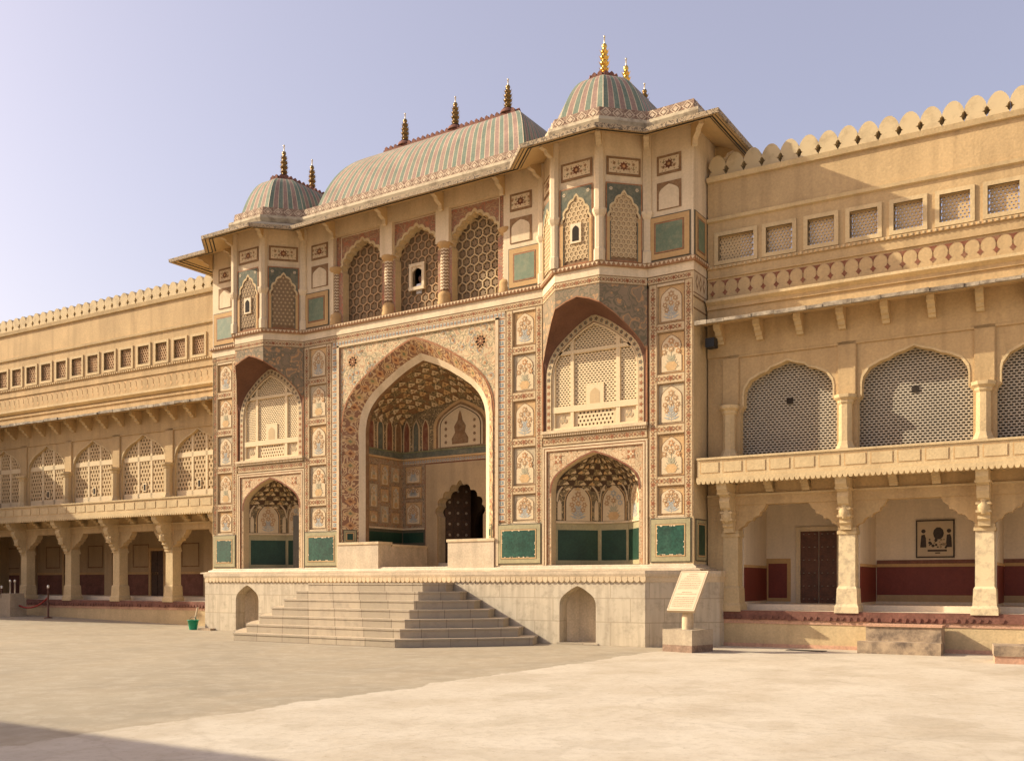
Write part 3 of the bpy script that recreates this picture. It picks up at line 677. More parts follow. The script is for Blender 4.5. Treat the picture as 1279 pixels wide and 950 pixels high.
# ---- green panels
for sg in (-1, 1):
    for a, b in ((7.95, 9.10), (3.09, 4.60)):
        mb = MB(); x0, x1 = (a, b) if sg > 0 else (-b, -a); mb.fbox(F0, x0 - .02, x1 + .03, 2.13, 3.36, -.06, -.01, 'plaster_white')
        framed_panel(mb, F0, x0, x1, 2.17, 3.33, .012, 'green_glass')
        rc_ = random.Random(int(a * 100) + sg)
        for q in range(22):
            e_ = rc_.choice((0, 0, 1, 2, 3)); t_ = rc_.random(); xx = x0 + .2 + (x1 - x0 - .4) * t_ if e_ < 2 else (x0 + .20 if e_ == 2 else x1 - .20); zz_ = (2.375 if e_ == 0 else 3.125) if e_ < 2 else 2.4 + .7 * t_
            mb.tess(F0, [(xx + rc_.uniform(.5, 1) * .028 * math.cos(k) * (1 if e_ > 1 else 1.6), zz_ + rc_.uniform(.5, 1) * .022 * math.sin(k)) for k in (0, 1.2, 2.3, 3.4, 4.6, 5.5)], .0395, 'plaster_white')
        mb.build('green_panel', G)
FR = Frame(HW, 0, 90)
mb = MB(); framed_panel(mb, FR, .12, .85, 2.2, 3.3, .02, 'green_dark', bw=.11); mb.build('green_panel', G)
side = MB()
side.fbox(FR, .0, .9, 9.05, 9.68, 0, .01, 'plaster_cream')
for k in range(3):
    side.tess(FR, ngon(.22 + k * .24, 9.42, .10, 4, 0, 2.2), .014, 'brown'); side.tess(FR, ngon(.22 + k * .24, 9.42, .06, 4, 0, 2.0), .018, 'niche_cream')
for z in (9.0, 9.1, 9.66, 8.7): side.fbox(FR, 0, .9, z, z + .03, 0, .014, 'brown')
side.build('side_ornament', G)

# ---- main archway: splayed reveals, alcove and vault
al = MB()
A = [F0.p(x, z, .0) for x, z in [(-2.94, 2.13)] + arch(0, 2.94, 6.5, 9.16, 6) + [(2.94, 2.13)]]
B = [F0.p(x, z, -.38) for x, z in [(-2.56, 2.13)] + arch(0, 2.56, 6.45, 8.78, 6) + [(2.56, 2.13)]]
C = [F0.p(x, z, -.50) for x, z in [(-2.37, 2.13)] + arch(0, 2.37, 6.4, 8.58, 6) + [(2.37, 2.13)]]
D = [F0.p(x, z, -.62) for x, z in [(-2.36, 2.13)] + arch(0, 2.36, 6.4, 8.56, 6) + [(2.36, 2.13)]]
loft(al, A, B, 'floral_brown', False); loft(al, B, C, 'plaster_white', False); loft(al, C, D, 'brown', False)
# painted lozenges along the brown reveal
def lerp(p, q, t): return tuple(p[i] + (q[i] - p[i]) * t for i in range(3))
def strip_pts(P, n):
    L = [0]
    for a, b in zip(P, P[1:]): L.append(L[-1] + (Vector(b) - Vector(a)).length)
    out = []
    for k in range(n):
        s = L[-1] * (k + .5) / n; i = max(j for j in range(len(L)) if L[j] <= s); i = min(i, len(P) - 2); out.append((i, (s - L[i]) / (L[i + 1] - L[i])))
    return out
for n_, (i, t) in enumerate(strip_pts(A, 44)):
    pa, pb = Vector(lerp(A[i], A[i + 1], t)), Vector(lerp(B[i], B[i + 1], t)); c = (pa + pb) / 2; u = (pb - pa) * .36; v = (Vector(A[i + 1]) - Vector(A[i])).normalized() * .14
    nn = u.cross(v).normalized() * .005
    if nn.z > 0 or (nn.y > 0): nn = -nn
    if nn.dot(Vector((0, 4, 5)) - c) < 0 and False: nn = -nn
    for sgn in (1, -1):
        k = c + nn * sgn
        al.face([k - u, k - v, k + u, k + v], 'orange' if n_ % 2 else 'niche_ochre')
        k = c + nn * sgn * 1.8; al.face([k - u * .4, k - v * .4, k + u * .4, k + v * .4], 'rust_dark' if n_ % 2 else 'olive')
al.build('arch_reveal', G)

AW, AY0, AY1, AZ = 2.46, .62, 2.5, 6.05
FL = Frame(-AW, AY0, 90); FB = Frame(0, AY1); FRt = Frame(AW, AY1, -90)   # left wall looks to +x, back wall, right wall
aw = MB()
aw.face([(-AW, AY0 - .05, 2.06), (AW, AY0 - .05, 2.06), (AW, AY1, 2.06), (-AW, AY1, 2.06)], 'marble_vein')
aw.face([(-3, -.05, 2.05), (3, -.05, 2.05), (3, AY0, 2.05), (-3, AY0, 2.05)], 'marble_vein')
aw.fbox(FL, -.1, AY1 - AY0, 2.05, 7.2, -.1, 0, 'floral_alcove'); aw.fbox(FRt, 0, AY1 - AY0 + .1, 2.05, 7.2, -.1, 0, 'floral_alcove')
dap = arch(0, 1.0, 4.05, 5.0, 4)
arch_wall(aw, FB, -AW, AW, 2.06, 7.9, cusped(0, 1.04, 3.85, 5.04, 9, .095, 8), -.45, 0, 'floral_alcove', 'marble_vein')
# marble door surround with a cusped head
arch_wall(aw, FB, -1.42, 1.42, 2.06, 5.62, cusped(0, 1.0, 3.85, 5.0, 9, .095, 8), .0, .05, 'marble_warm', 'marble_warm')
outline(aw, FB, -1.47, 1.47, 2.06, 5.67, .05, .008, 'rust_dark')
# string course
for F, L in ((FL, AY1 - AY0), (FRt, AY1 - AY0)): aw.fbox(F, 0, L, 5.86, 6.05, 0, .05, 'teal'); aw.fbox(F, 0, L, 5.80, 5.86, 0, .06, 'niche_ochre'); aw.fbox(F, 0, L, 6.05, 6.09, 0, .07, 'olive')
aw.fbox(FB, -AW, AW, 5.86, 6.05, 0, .05, 'teal'); aw.fbox(FB, -AW, AW, 5.80, 5.86, 0, .06, 'niche_ochre'); aw.fbox(FB, -AW, AW, 6.05, 6.09, 0, .07, 'olive')
tile_strip(aw, FB, -AW, AW, 5.68, 5.79, .01)
# dado
for F, a, b in ((FL, .0, AY1 - AY0), (FRt, 0, AY1 - AY0), (FB, -AW, -1.49), (FB, 1.49, AW)):
    aw.fbox(F, a, b, 2.9, 3.44, 0, .014, 'panel_line'); aw.fbox(F, a + .05, b - .05, 3.0, 3.34, 0, .02, 'green_dark'); aw.fbox(F, a, b, 3.44, 3.50, 0, .05, 'plaster_cream')
# upper walls: dark ground with pointed blind arches
for F, L0, L1, n in ((FL, 0, AY1 - AY0, 4), (FRt, 0, AY1 - AY0, 4), (FB, -AW, -1.25, 3), (FB, 1.25, AW, 3)):
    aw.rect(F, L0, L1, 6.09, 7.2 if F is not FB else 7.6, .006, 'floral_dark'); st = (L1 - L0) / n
    for k in range(n):
        c = L0 + (k + .5) * st; wd = st * .38
        for g_, (gw, mm, oo) in enumerate(((1.0, 'niche_cream', .012), (.82, 'niche_ochre', .016), (.68, ['rust_dark', 'teal', 'rust_dark', 'brown'][k % 4], .02))):
            aw.tess(F, [(c - wd * gw, 6.10)] + arch(c, wd * gw, 6.75, 7.0 + .16 * gw, 2) + [(c + wd * gw, 6.10)], oo, mm)
aw.rect(FB, -1.25, 1.25, 6.09, 7.75, .006, 'floral_dark')
for g_, (gw, mm, oo) in enumerate(((1.12, 'niche_ochre', .012), (1.0, 'brown', .016), (.90, 'niche_cream', .03), (.84, 'brown_dark', .034), (.80, 'niche_cream', .038))):
    aw.tess(FB, [(-gw, 6.12 + .1 * (1.12 - gw))] + arch(0, gw, 6.75, 6.75 + .85 * gw, 3) + [(gw, 6.12 + .1 * (1.12 - gw))], oo, mm)
aw.tess(FB, [(-.32, 6.22), (.32, 6.22), (.34, 6.4), (.2, 6.6), (.24, 6.8), (.1, 7.0), (.06, 7.2), (0, 7.32), (-.06, 7.2), (-.1, 7.0), (-.24, 6.8), (-.2, 6.6), (-.34, 6.4)], .043, 'brown')
for sx in (-1, 1):
    for k in range(4): rosette(aw, FB, sx * .58, 6.3 + .22 * k, .07, .043, 'rust_dark', 'olive', 6)
aw.build('alcove_wall', G)
# panels in the alcove
def alc(F, x0, x1, z0, z1, s):
    mb = MB(); vase_niche(mb, F, x0, x1, z0, z1, .02, s, 'niche_ochre' if s % 3 else 'niche_grey'); mb.build('alcove_panel', G)
for F in (FL, FRt):
    L = AY1 - AY0
    for k in range(3):
        x0 = .14 + k * .57; hs = ((3.62, 4.02), (4.12, 4.92), (5.02, 5.55)) if k % 2 == 0 else ((3.62, 4.22), (4.32, 4.78), (4.88, 5.6))
        for i, (a, b) in enumerate(hs): alc(F, x0, x0 + .42, a, b, (k + i) * 2 + 1)
for sx in (-1, 1):
    for i, (a, b) in enumerate(((3.6, 4.38), (4.5, 4.88), (5.0, 5.6))):
        x0, x1 = (-2.3, -1.62) if sx < 0 else (1.62, 2.3); alc(FB, x0, x1, a, b, [2, 4, 8][i])
# vault with faceted honeycomb work
va = MB(); NU, NV = 18, 7
def vpt(i, j, lift=0.0):
    t = j / NV; u = min(max(i / NU, 0), 1); y = AY0 - .02 + (AY1 - AY0 + .02) * t
    zt = 8.62 - .95 * t ** 1.6; zs = 6.95 + .1 * t; A_ = arch(0, AW - .02, zs, zt, 3)
    L = [0]
    for a, b in zip(A_, A_[1:]): L.append(L[-1] + math.hypot(b[0] - a[0], b[1] - a[1]))
    s = L[-1] * u; k = min(max(q for q in range(len(L)) if L[q] <= s + 1e-9), len(A_) - 2); f = (s - L[k]) / (L[k + 1] - L[k])
    x = A_[k][0] + (A_[k + 1][0] - A_[k][0]) * f; z = A_[k][1] + (A_[k + 1][1] - A_[k][1]) * f
    return (x * (1 - lift * .4), y, z - lift)
for j in range(NV):
    for i in range(NU):
        off = .5 if j % 2 else 0
        a, b, c, d = vpt(i, j), vpt(i + 1, j), vpt(i + 1, j + 1), vpt(i, j + 1)
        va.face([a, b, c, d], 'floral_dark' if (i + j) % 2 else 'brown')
        # painted scalloped fan hanging in every tier, staggered like honeycomb vaulting
        q = [(.5, .12), (.93, .62), (.80, .80), (.62, .74), (.5, .88), (.38, .74), (.20, .80), (.07, .62)]
        if (i * 5 + j * 3) % 7 == 0: continue
        va.face([vpt(i + off + x, j + y, .03 + .02 * y) for x, y in q], 'niche_cream' if (i + j) % 3 else 'niche_ochre')
        va.face([vpt(i + off + x, j + y, .05) for x, y in ((.5, .38), (.62, .56), (.5, .7), (.38, .56))], 'brown')
# gaps between arch line and alcove
va.face([(-AW, AY0, 7.0), (-AW, AY0 - .05, 7.0), (AW, AY0 - .05, 8.7), (AW, AY0, 8.7)], 'brown')
va.build('vault', G)
ca = MB()   # closing wall round the inner arch so that the alcove is sealed
arch_wall(ca, Frame(0, .62), -2.9, 2.9, 2.06, 9.3, arch(0, 2.36, 6.4, 8.56, 6), -.04, 0, 'brown'); ca.build('arch_back_wall', G)
# small dado panels at the feet of the reveal
FA = Frame(-2.94, 0, 45)
for sx in (-1, 1):
    mb = MB(); F = Frame(-2.94, 0, 45) if sx < 0 else Frame(2.56, .38, -45)
    framed_panel(mb, F, .04, .48, 2.9, 3.36, .012, 'green_dark', bw=.08); mb.build('green_panel', G)
# door passage and dark wooden leaves
dp = MB(); dp.box(-1.3, -1.22, 2.95, 6.5, 2.0, 5.4, 'brown_dark'); dp.box(1.22, 1.3, 2.95, 6.5, 2.0, 5.4, 'brown_dark'); dp.box(-1.3, 1.3, 2.95, 6.5, 5.3, 5.4, 'brown_dark')
dp.box(-1.3, 1.3, 2.5, 6.5, 1.96, 2.06, 'marble_vein'); dp.box(-1.3, 1.3, 2.5, 2.95, 2.06, 2.3, 'marble_vein')
arch_wall(dp, Frame(0, 4.4), -1.22, 1.22, 2.06, 5.3, arch(0, .75, 3.6, 4.5, 3), -.2, 0, 'brown_dark'); dp.box(-1.3, 1.3, 6.4, 6.5, 2, 5.4, 'dark_void'); dp.box(-1.3, 1.3, 2.98, 3.0, 5.05, 5.4, 'brown_dark')
dp.build('passage', G)
for sx in (-1, 1):
    mb = MB(); F = Frame(-1.02, 2.98, 55) if sx < 0 else Frame(1.02 - .95 * math.cos(R(75)), 2.98 + .95 * math.sin(R(75)), -75)
    mb.fbox(F, 0, .95, 2.3, 5.0, -.06, 0, 'wood_dark')
    for i in range(3):
        for k in range(7): mb.fbox(F, .06 + i * .3, .29 + i * .3, 2.38 + k * .37, 2.68 + k * .37, 0, .02, 'wood_dark'); mb.tess(F, ngon(.175 + i * .3, 2.53 + k * .37, .05, 6), .026, 'iron')
    mb.build('door_leaf', G)
# marble benches flanking the steps
for sx in (-1, 1):
    mb = MB(); a, b = (1.36, 3.02)
    x0, x1 = (a, b) if sx > 0 else (-b - .04, -a); mb.box(x0, x1, -.06, .58, 2.06, 2.86, 'marble_vein'); mb.box(x0 - .03, x1 + .03, -.09, .60, 2.86, 2.94, 'plaster_cream')
    mb.box(*((1.36, AW) if sx > 0 else (-AW, -1.36)), .58, AY1 - .02, 2.06, 2.80, 'marble_vein'); mb.box(*((1.33, AW) if sx > 0 else (-AW, -1.33)), .601, AY1 - .01, 2.80, 2.88, 'plaster_cream')
    mb.build('marble_bench', G)

# ---- lower side niches (half-octagon apses)
for sg in (-1, 1):
    cx = 6.25 * sg; mb = MB()
    plan = [(-1.5, .28), (-1.36, .3), (-.45, 1.25), (.45, 1.25), (1.36, .3), (1.5, .28)]
    mb.face([(cx + x, y, 2.135) for x, y in [(-1.5, 0), (1.5, 0), (1.36, .3), (.45, 1.25), (-.45, 1.25), (-1.36, .3)]], 'marble_vein')
    for i in range(1, 4):
        (xa, ya), (xb, yb) = plan[i], plan[i + 1]; L = math.hypot(xb - xa, yb - ya); F = Frame(cx + xa, ya, math.degrees(math.atan2(yb - ya, xb - xa)))
        mb.rect(F, 0, L, 2.13, 4.75, 0, 'floral_dark')
        mb.rect(F, 0, L, 2.16, 3.33, .004, 'panel_frame'); mb.rect(F, .06, L - .06, 2.28, 3.14, .008, 'green_dark'); mb.fbox(F, 0, L, 3.33, 3.39, 0, .04, 'plaster_cream')
        n = 1
        for g_, (gw, mm, oo) in enumerate(((.44, 'niche_ochre', .012), (.41, 'brown_dark', .016), (.38, 'niche_cream', .02))):
            k = gw * L if L < 1 else gw * .93
            mb.tess(F, [(L / 2 - k, 3.40)] + arch(L / 2, k, 3.85, 4.05 + gw, 2) + [(L / 2 + k, 3.40)], oo, mm)
        plant(mb, F, L / 2, 3.43, .85, .62, .026, 5 + i)
        if L > 1:
            for s2 in (-1, 1): mb.tess(F, [(L / 2 + s2 * .55 - .06, 3.42)] + arch(L / 2 + s2 * .55, .06, 3.8, 4.0, 1) + [(L / 2 + s2 * .55 + .06, 3.42)], .02, 'niche_cream')
        # arched ribs above the lunettes
        Rb = arch(L / 2, L * .49, 3.95, 4.68, 3); Rb2 = [(L / 2 + (x - L / 2) * .93, z - .03) for x, z in Rb]
        ring(mb, F, Rb2, Rb, .03, 'niche_cream')
    # half-dome: loft of the plan rising towards the arch head
    N = 7; base_ = []
    for (xa, ya), (xb, yb), n_ in (((-1.40, .26), (-.45, 1.25), 5), ((-.45, 1.25), (.45, 1.25), 4), ((.45, 1.25), (1.40, .26), 5)):
        for q in range(n_): base_.append((xa + (xb - xa) * q / n_, ya + (yb - ya) * q / n_))
    base_.append((1.40, .26))
    def dpt(i, j, lift=0.0):
        k = min(i / N, 1); jj = min(max(j, 0), len(base_) - 1.001); a_ = int(jj); f = jj - a_; x = base_[a_][0] * (1 - f) + base_[a_ + 1][0] * f; y = base_[a_][1] * (1 - f) + base_[a_ + 1][1] * f
        s_ = math.cos(k * math.pi / 2)
        return (cx + x * (1 - .97 * k ** 1.6) * (1 - lift), .2 + (y - .2) * max(s_, .0) ** .7 - lift, 4.25 + 1.02 * k - lift)
    for i in range(N):
        for j in range(len(base_) - 1):
            mb.face([dpt(i, j), dpt(i, j + 1), dpt(i + 1, j + 1), dpt(i + 1, j)], 'floral_dark' if (i + j) % 2 else 'brown_dark')
            if (i * 3 + j * 5) % 4 and i < N - 1:
                o_ = .5 if i % 2 else 0
                mb.face([dpt(i + y, j + o_ + x, .02) for x, y in ((.5, .85), (.88, .4), (.65, .22), (.5, .32), (.35, .22), (.12, .4))], 'niche_cream' if (i + j) % 2 else 'niche_ochre')
    if sg < 0: mb.box(cx + .55, cx + 1.3, .55, .62, 2.14, 3.95, 'dark_void')
    mb.build('side_niche', G)

# ---- jharokha screens
for sg in (-1, 1):
    cx = 6.25 * sg; mb = MB(); F = Frame(0, .1)
    zs, za = 7.2, 8.76; inn = inside_arch(cx, 1.36, zs, za, 5.9)
    def clipc(x0, x1, z0, z1):
        return lambda x, z: inn(x, z)
    for a, b in ((-1.24, -.74), (-.64, .66), (.78, 1.26)):
        brick_jali(mb, F, cx + a, cx + b, 6.55, 7.98, .105, .062, .62, .5, -.03, .0, 'lattice_cream')
        brick_jali(mb, F, cx + a, cx + b, 8.08, 8.8, .105, .062, .62, .5, -.03, .0, 'lattice_cream', clip=inn)
        # carved base panel
        if a == -.64:
            for q_ in ((a, a + .07, 5.95, 6.38), (b - .07, b, 5.95, 6.38)): mb.rect(F, cx + q_[0], cx + q_[1], q_[2], q_[3], -.001, 'niche_cream')
            brick_jali(mb, F, cx + a + .07, cx + b - .07, 5.95, 6.38, .115, .108, .66, .62, -.04, .0, 'lattice_cream', hexa=True)
            mb.rect(F, cx + a, cx + b, 5.95, 6.38, -.06, 'brown_dark')
        else:
            mb.rect(F, cx + a, cx + b, 5.95, 6.38, -.012, 'niche_cream'); hex_jali(mb, F, cx + a + .12, cx + b - .12, 6.05, 6.3, .12, .7, -.01, .0, 'border_cream', star=.3, starm='niche_grey')
    for a, b in ((-1.34, -1.24), (-.74, -.64), (.66, .78), (1.26, 1.34)):
        zt = 8.0 if abs(a) > 1.1 else (8.35 if abs(a) > .5 else 8.7)
        mb.fbox(F, cx + a, cx + b, 5.9, zt, -.05, .05, 'lattice_cream')
    for z, h_ in ((7.98, .10), (6.38, .17), (5.88, .08)): mb.fbox(F, cx - 1.33, cx + 1.33, z, z + h_, -.05, .06, 'lattice_cream')
    mb.fbox(F, cx - .26, cx + .28, 6.5, 7.08, -.02, .03, 'lattice_cream'); mb.tess(F, [(cx - .14, 6.56)] + arch(cx + .01, .15, 6.8, 6.98, 2) + [(cx + .16, 6.56)], .034, 'lattice_yellow')
    A1 = arch(cx, 1.30, 7.22, 8.70, 4); A2 = arch(cx, 1.36, 7.22, 8.80, 4)
    ring(mb, F, A1, A2, .06, 'lattice_cream')
    mb.rect(Frame(0, .6), cx - 1.5, cx + 1.5, 5.8, 9.2, 0, 'room_wall_brown')
    mb.build('jharokha_screen', G)
    # painted ring and sill
    mb = MB(); A1 = [(cx - 1.34, 5.9)] + arch(cx, 1.34, 7.25, 8.78, 4) + [(cx + 1.34, 5.9)]; A2 = [(cx - 1.50, 5.9)] + arch(cx, 1.50, 7.25, 8.98, 4) + [(cx + 1.50, 5.9)]
    ring(mb, F0, A1, A2, -.012, 'border_cream')
    for (i, t) in strip_pts([(x, z, 0) for x, z in A2], 40):
        x, z = (A1[i][0] + A2[i][0]) / 2 * (1 - t) + (A1[i + 1][0] + A2[i + 1][0]) / 2 * t, (A1[i][1] + A2[i][1]) / 2 * (1 - t) + (A1[i + 1][1] + A2[i + 1][1]) / 2 * t
        rosette(mb, F0, x, z, .07, -.008, 'teal' if z > 7.3 else 'rust', 'rust', 5)
    mb.fbox(F0, cx - 1.62, cx + 1.62, 5.80, 5.88, -.1, .10, 'plaster_cream'); mb.fbox(F0, cx - 1.60, cx + 1.60, 5.72, 5.80, -.1, .05, 'border_cream')
    for k in range(46): mb.fbox(F0, cx - 1.58 + k * .069, cx - 1.55 + k * .069, 5.73, 5.80, .05, .065, 'plaster_white')
    for s2 in (-1, 1): mb.fbox(F0, cx + s2 * 1.6 - .02, cx + s2 * 1.6 + .02, 5.88, 7.9, -.05, .03, 'rust')
    mb.build('jharokha_frame', G)

# ---- bay (half octagon) with arched hood
def bay_y(x):            # x from the bay centre
    ax = abs(x)
    return -PB if ax <= 1.6 - PB else -(1.6 - ax) if ax < 1.6 else 0
for sg in (-1, 1):
    cx = 6.25 * sg; mb = MB()
    hood = [(-1.6, 7.75), (-1.52, 7.92), (-1.40, 8.14), (-1.2, 8.42), (-.95, 8.72), (-.67, 8.97), (-.35, 9.11), (0, 9.21), (.35, 9.11), (.67, 8.97), (.95, 8.72), (1.2, 8.42), (1.40, 8.14), (1.52, 7.92), (1.6, 7.75)]
    top = 9.475
    for a, b in zip(hood, hood[1:]):
        mb.face([(cx + a[0], bay_y(a[0]), a[1]), (cx + b[0], bay_y(b[0]), b[1]), (cx + b[0], bay_y(b[0]), top), (cx + a[0], bay_y(a[0]), top)], 'floral_grey')
        c, d = [(p[0] * .985, p[1] - .03) for p in (a, b)]
        mb.face([(cx + a[0], bay_y(a[0]) - .015, a[1]), (cx + b[0], bay_y(b[0]) - .015, b[1]), (cx + b[0], bay_y(b[0]) - .015, b[1] + .035), (cx + a[0], bay_y(a[0]) - .015, a[1] + .035)], 'rust')
    # soffit sweeping from the hood edge back to the wall arch
    A2 = arch(cx, 1.50, 7.25, 8.98, 4); P_ = strip_pts([(x, z, 0) for x, z in A2], 28); H_ = strip_pts([(x, z, 0) for x, z in hood], 28)
    inner = [A2[0]] + [(A2[i][0] + (A2[i + 1][0] - A2[i][0]) * t, A2[i][1] + (A2[i + 1][1] - A2[i][1]) * t) for i, t in P_] + [A2[-1]]
    outer = [hood[0]] + [(hood[i][0] + (hood[i + 1][0] - hood[i][0]) * t, hood[i][1] + (hood[i + 1][1] - hood[i][1]) * t) for i, t in H_] + [hood[-1]]
    rows = []
    for k in range(7):
        t = k / 6; e = math.sin(t * math.pi / 2); row = []
        for (xi, zi), (xo, zo) in zip(inner, outer):
            row.append((xi + (cx + xo - xi) * (1 - (1 - t) ** 1.5), bay_y(xo) * t ** 1.3 + .02 * (1 - t), zi + (zo - zi) * (1 - (1 - t) ** 1.8)))
        rows.append(row)
    mb.grid(rows, 'hood_brick', True)
    # bay core behind everything, above the hood
    mb.build('bay_hood', G)
    core = MB(); pth = [(cx - 1.6, 0), (cx - 1.6 + PB, -PB), (cx + 1.6 - PB, -PB), (cx + 1.6, 0)]
    core.sweep(pth, [(0, 9.475), (0, 13.45), (-.1, 13.45), (-.1, 9.475)], 'plaster_white'); 
    core.face([(x, y, 10.03) for x, y in pth], 'plaster_cream'); core.face([(x, y, 9.3) for x, y in pth], 'hood_brick')
    # floral strip
    for (a, b) in zip(pth, pth[1:]):
        L = math.hypot(b[0] - a[0], b[1] - a[1]); F = Frame(a[0], a[1], math.degrees(math.atan2(b[1] - a[1], b[0] - a[0])))
        border(core, F, .0, L, 9.475, 9.68, .006, th=.02)
    core.build('bay_wall', G)
    for fi, (a, b) in enumerate(zip(pth, pth[1:])):
        L = math.hypot(b[0] - a[0], b[1] - a[1]); F = Frame(a[0], a[1], math.degrees(math.atan2(b[1] - a[1], b[0] - a[0]))); c = L / 2; ww = .47
        bw = MB()
        bw.fbox(F, c - ww, c + ww, 10.06, 12.06, 0, .012, 'brown')
        hex_jali(bw, F, c - ww + .06, c + ww - .06, 10.12, 11.95, .135, .62, .01, .035, 'lattice_yellow' if sg > 0 else 'lattice_brown', star=.28, starm='lattice_yellow')
        # cusped head in painted spandrel
        cu = cusped(c, .40, 11.1, 11.86, 7, .05, 4)
        arch_wall(bw, F, c - ww, c + ww, 10.06, 12.08, cu, .03, .05, 'teal', 'ochre')
        cu2 = cusped(c, .46, 11.1, 11.93, 7, .05, 4); ring(bw, F, cu, cu2, .055, 'plaster_yellow_light')
        for s2 in (-1, 1): rosette(bw, F, c + s2 * .36, 11.95, .06, .056, 'niche_cream', 'blue_grey', 6)
        outline(bw, F, c - ww - .03, c + ww + .03, 10.05, 12.11, .03, .056, 'rust')
        for s2 in (-1, 1):   # slim side posts below the capital
            x = c + s2 * (ww - .0); bw.fbox(F, min(x, x - s2 * .08), max(x, x - s2 * .08), 10.06, 11.2, .03, .062, 'ochre')
        bw.build('bay_window', G)
        if fi == 1:
            ho = MB(); ho.fbox(F, c - .16, c + .16, 10.62, 11.14, .03, .075, 'plaster_white'); ho.tess(F, [(c - .1, 10.67)] + arch(c, .1, 10.95, 11.08, 2) + [(c + .1, 10.67)], .079, 'dark_void'); ho.build('peep_window', G)
        ar = MB(); arabesque(ar, F, c - ww, c + ww, 12.32, 12.80, .03); ar.build('painted_panel', G)
    # corner pilasters of the bay
    for (px, py) in pth:
        pm = MB(); pm.lathe((px, py, 10.04), [(.15, 0), (.15, .3), (.12, .34), (.12, 1.15), (.16, 1.22), (.19, 1.30), (.19, 1.36)], 'plaster_white', 8, False, off=.5); pm.lathe((px, py, 11.40), [(.145, 0), (.145, 2.0)], 'plaster_white', 8, False, off=.5); pm.build('pilaster', G)

# ---- string cornice and white band all along
cm = MB()
cm.sweep(PATH, [(0, 9.69), (.012, 9.69), (.012, 9.92), (0, 9.92)], 'plaster_white')
cm.sweep(PATH, [(0, 9.92), (.07, 9.92), (.09, 9.98), (.09, 10.03), (0, 10.05)], 'cornice_brown')
pp = offset_path(PATH, .085)
for a, b in zip(pp, pp[1:]):
    L = math.hypot(b[0] - a[0], b[1] - a[1]); F = Frame(a[0], a[1], math.degrees(math.atan2(b[1] - a[1], b[0] - a[0]))); n = max(1, int(L / .12)); p = L / n
    for k in range(n): cm.flat(F, [(k * p + .012, 10.015), (k * p + p / 2, 9.935), (k * p + p - .012, 10.015)], .012, 'niche_cream')
cm.build('cornice', G)

# ---- upper storey
up = MB()
for sg in (-1, 1):
    for a, b in ((7.85, 9.13), (3.32, 4.65)):
        x0, x1 = (a, b) if sg > 0 else (-b, -a); up.fbox(F0, max(x0, -9.0), min(x1, 9.0), 10.03, 13.45, -.5, 0, 'plaster_white')
for F in (Frame(HW, 0, 90), Frame(-HW, 3.6, -90)): up.fbox(F, .0, 3.6, 10.03, 13.45, -.15, .0, 'plaster_white')
up.fbox(F0, -3.32, 3.32, 12.92, 13.45, -.4, 0, 'plaster_cream')
up.box(-8.6, 8.6, .5, 3.6, 9.8, 10.03, 'plaster_cream')
up.box(-8.95, -1.3, 3.5, 3.59, 2, 13.44, 'plaster_yellow'); up.box(1.3, 8.95, 3.5, 3.59, 2, 13.44, 'plaster_yellow'); up.box(-1.3, 1.3, 3.5, 3.59, 5.4, 13.44, 'plaster_yellow')
up.face([(x, y, 13.44) for x, y in PATH], 'plaster_cream')
up.build('upper_wall', G)
# arcade
for i, c in enumerate((-2.2, 0, 2.2)):
    mb = MB(); F = Frame(0, .14)
    cu = cusped(c, .88, 11.75, 12.66, 11, .06, 5)
    arch_wall(mb, F, c - 1.1, c + 1.1, 10.03, 12.92, cu, -.3, -.01, 'floral_spandrel', 'plaster_yellow_light')
    cu2 = cusped(c, .97, 11.75, 12.76, 11, .06, 5); ring(mb, F, cu, cu2, .004, 'plaster_yellow_light')
    for q in ((c - .90, c - .87, 11.95, 12.90), (c + .87, c + .90, 11.95, 12.90), (c - .87, c + .87, 12.87, 12.90)): mb.rect(F, *q, .002, 'plaster_white')
    mb.build('arcade_arch', G)
    L_ = MB(); F = Frame(0, .46); pitch = (.30, .27, .30)[i]
    hex_jali(L_, F, c - .98, c + .98, 10.05, 12.75, pitch, .86, -.05, .0, 'lattice_yellow' if i == 2 else 'window_brown', star=.40, starm='lattice_brown', clip=(lambda x, z: not (abs(x + .18) < .3 and 10.75 < z < 11.6)) if i == 1 else None)
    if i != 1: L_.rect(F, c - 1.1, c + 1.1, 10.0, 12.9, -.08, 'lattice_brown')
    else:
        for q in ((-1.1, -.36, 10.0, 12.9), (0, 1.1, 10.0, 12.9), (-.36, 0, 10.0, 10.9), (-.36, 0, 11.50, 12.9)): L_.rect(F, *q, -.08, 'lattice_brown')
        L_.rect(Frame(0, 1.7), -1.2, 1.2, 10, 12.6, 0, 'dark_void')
    L_.build('lattice_screen', G)
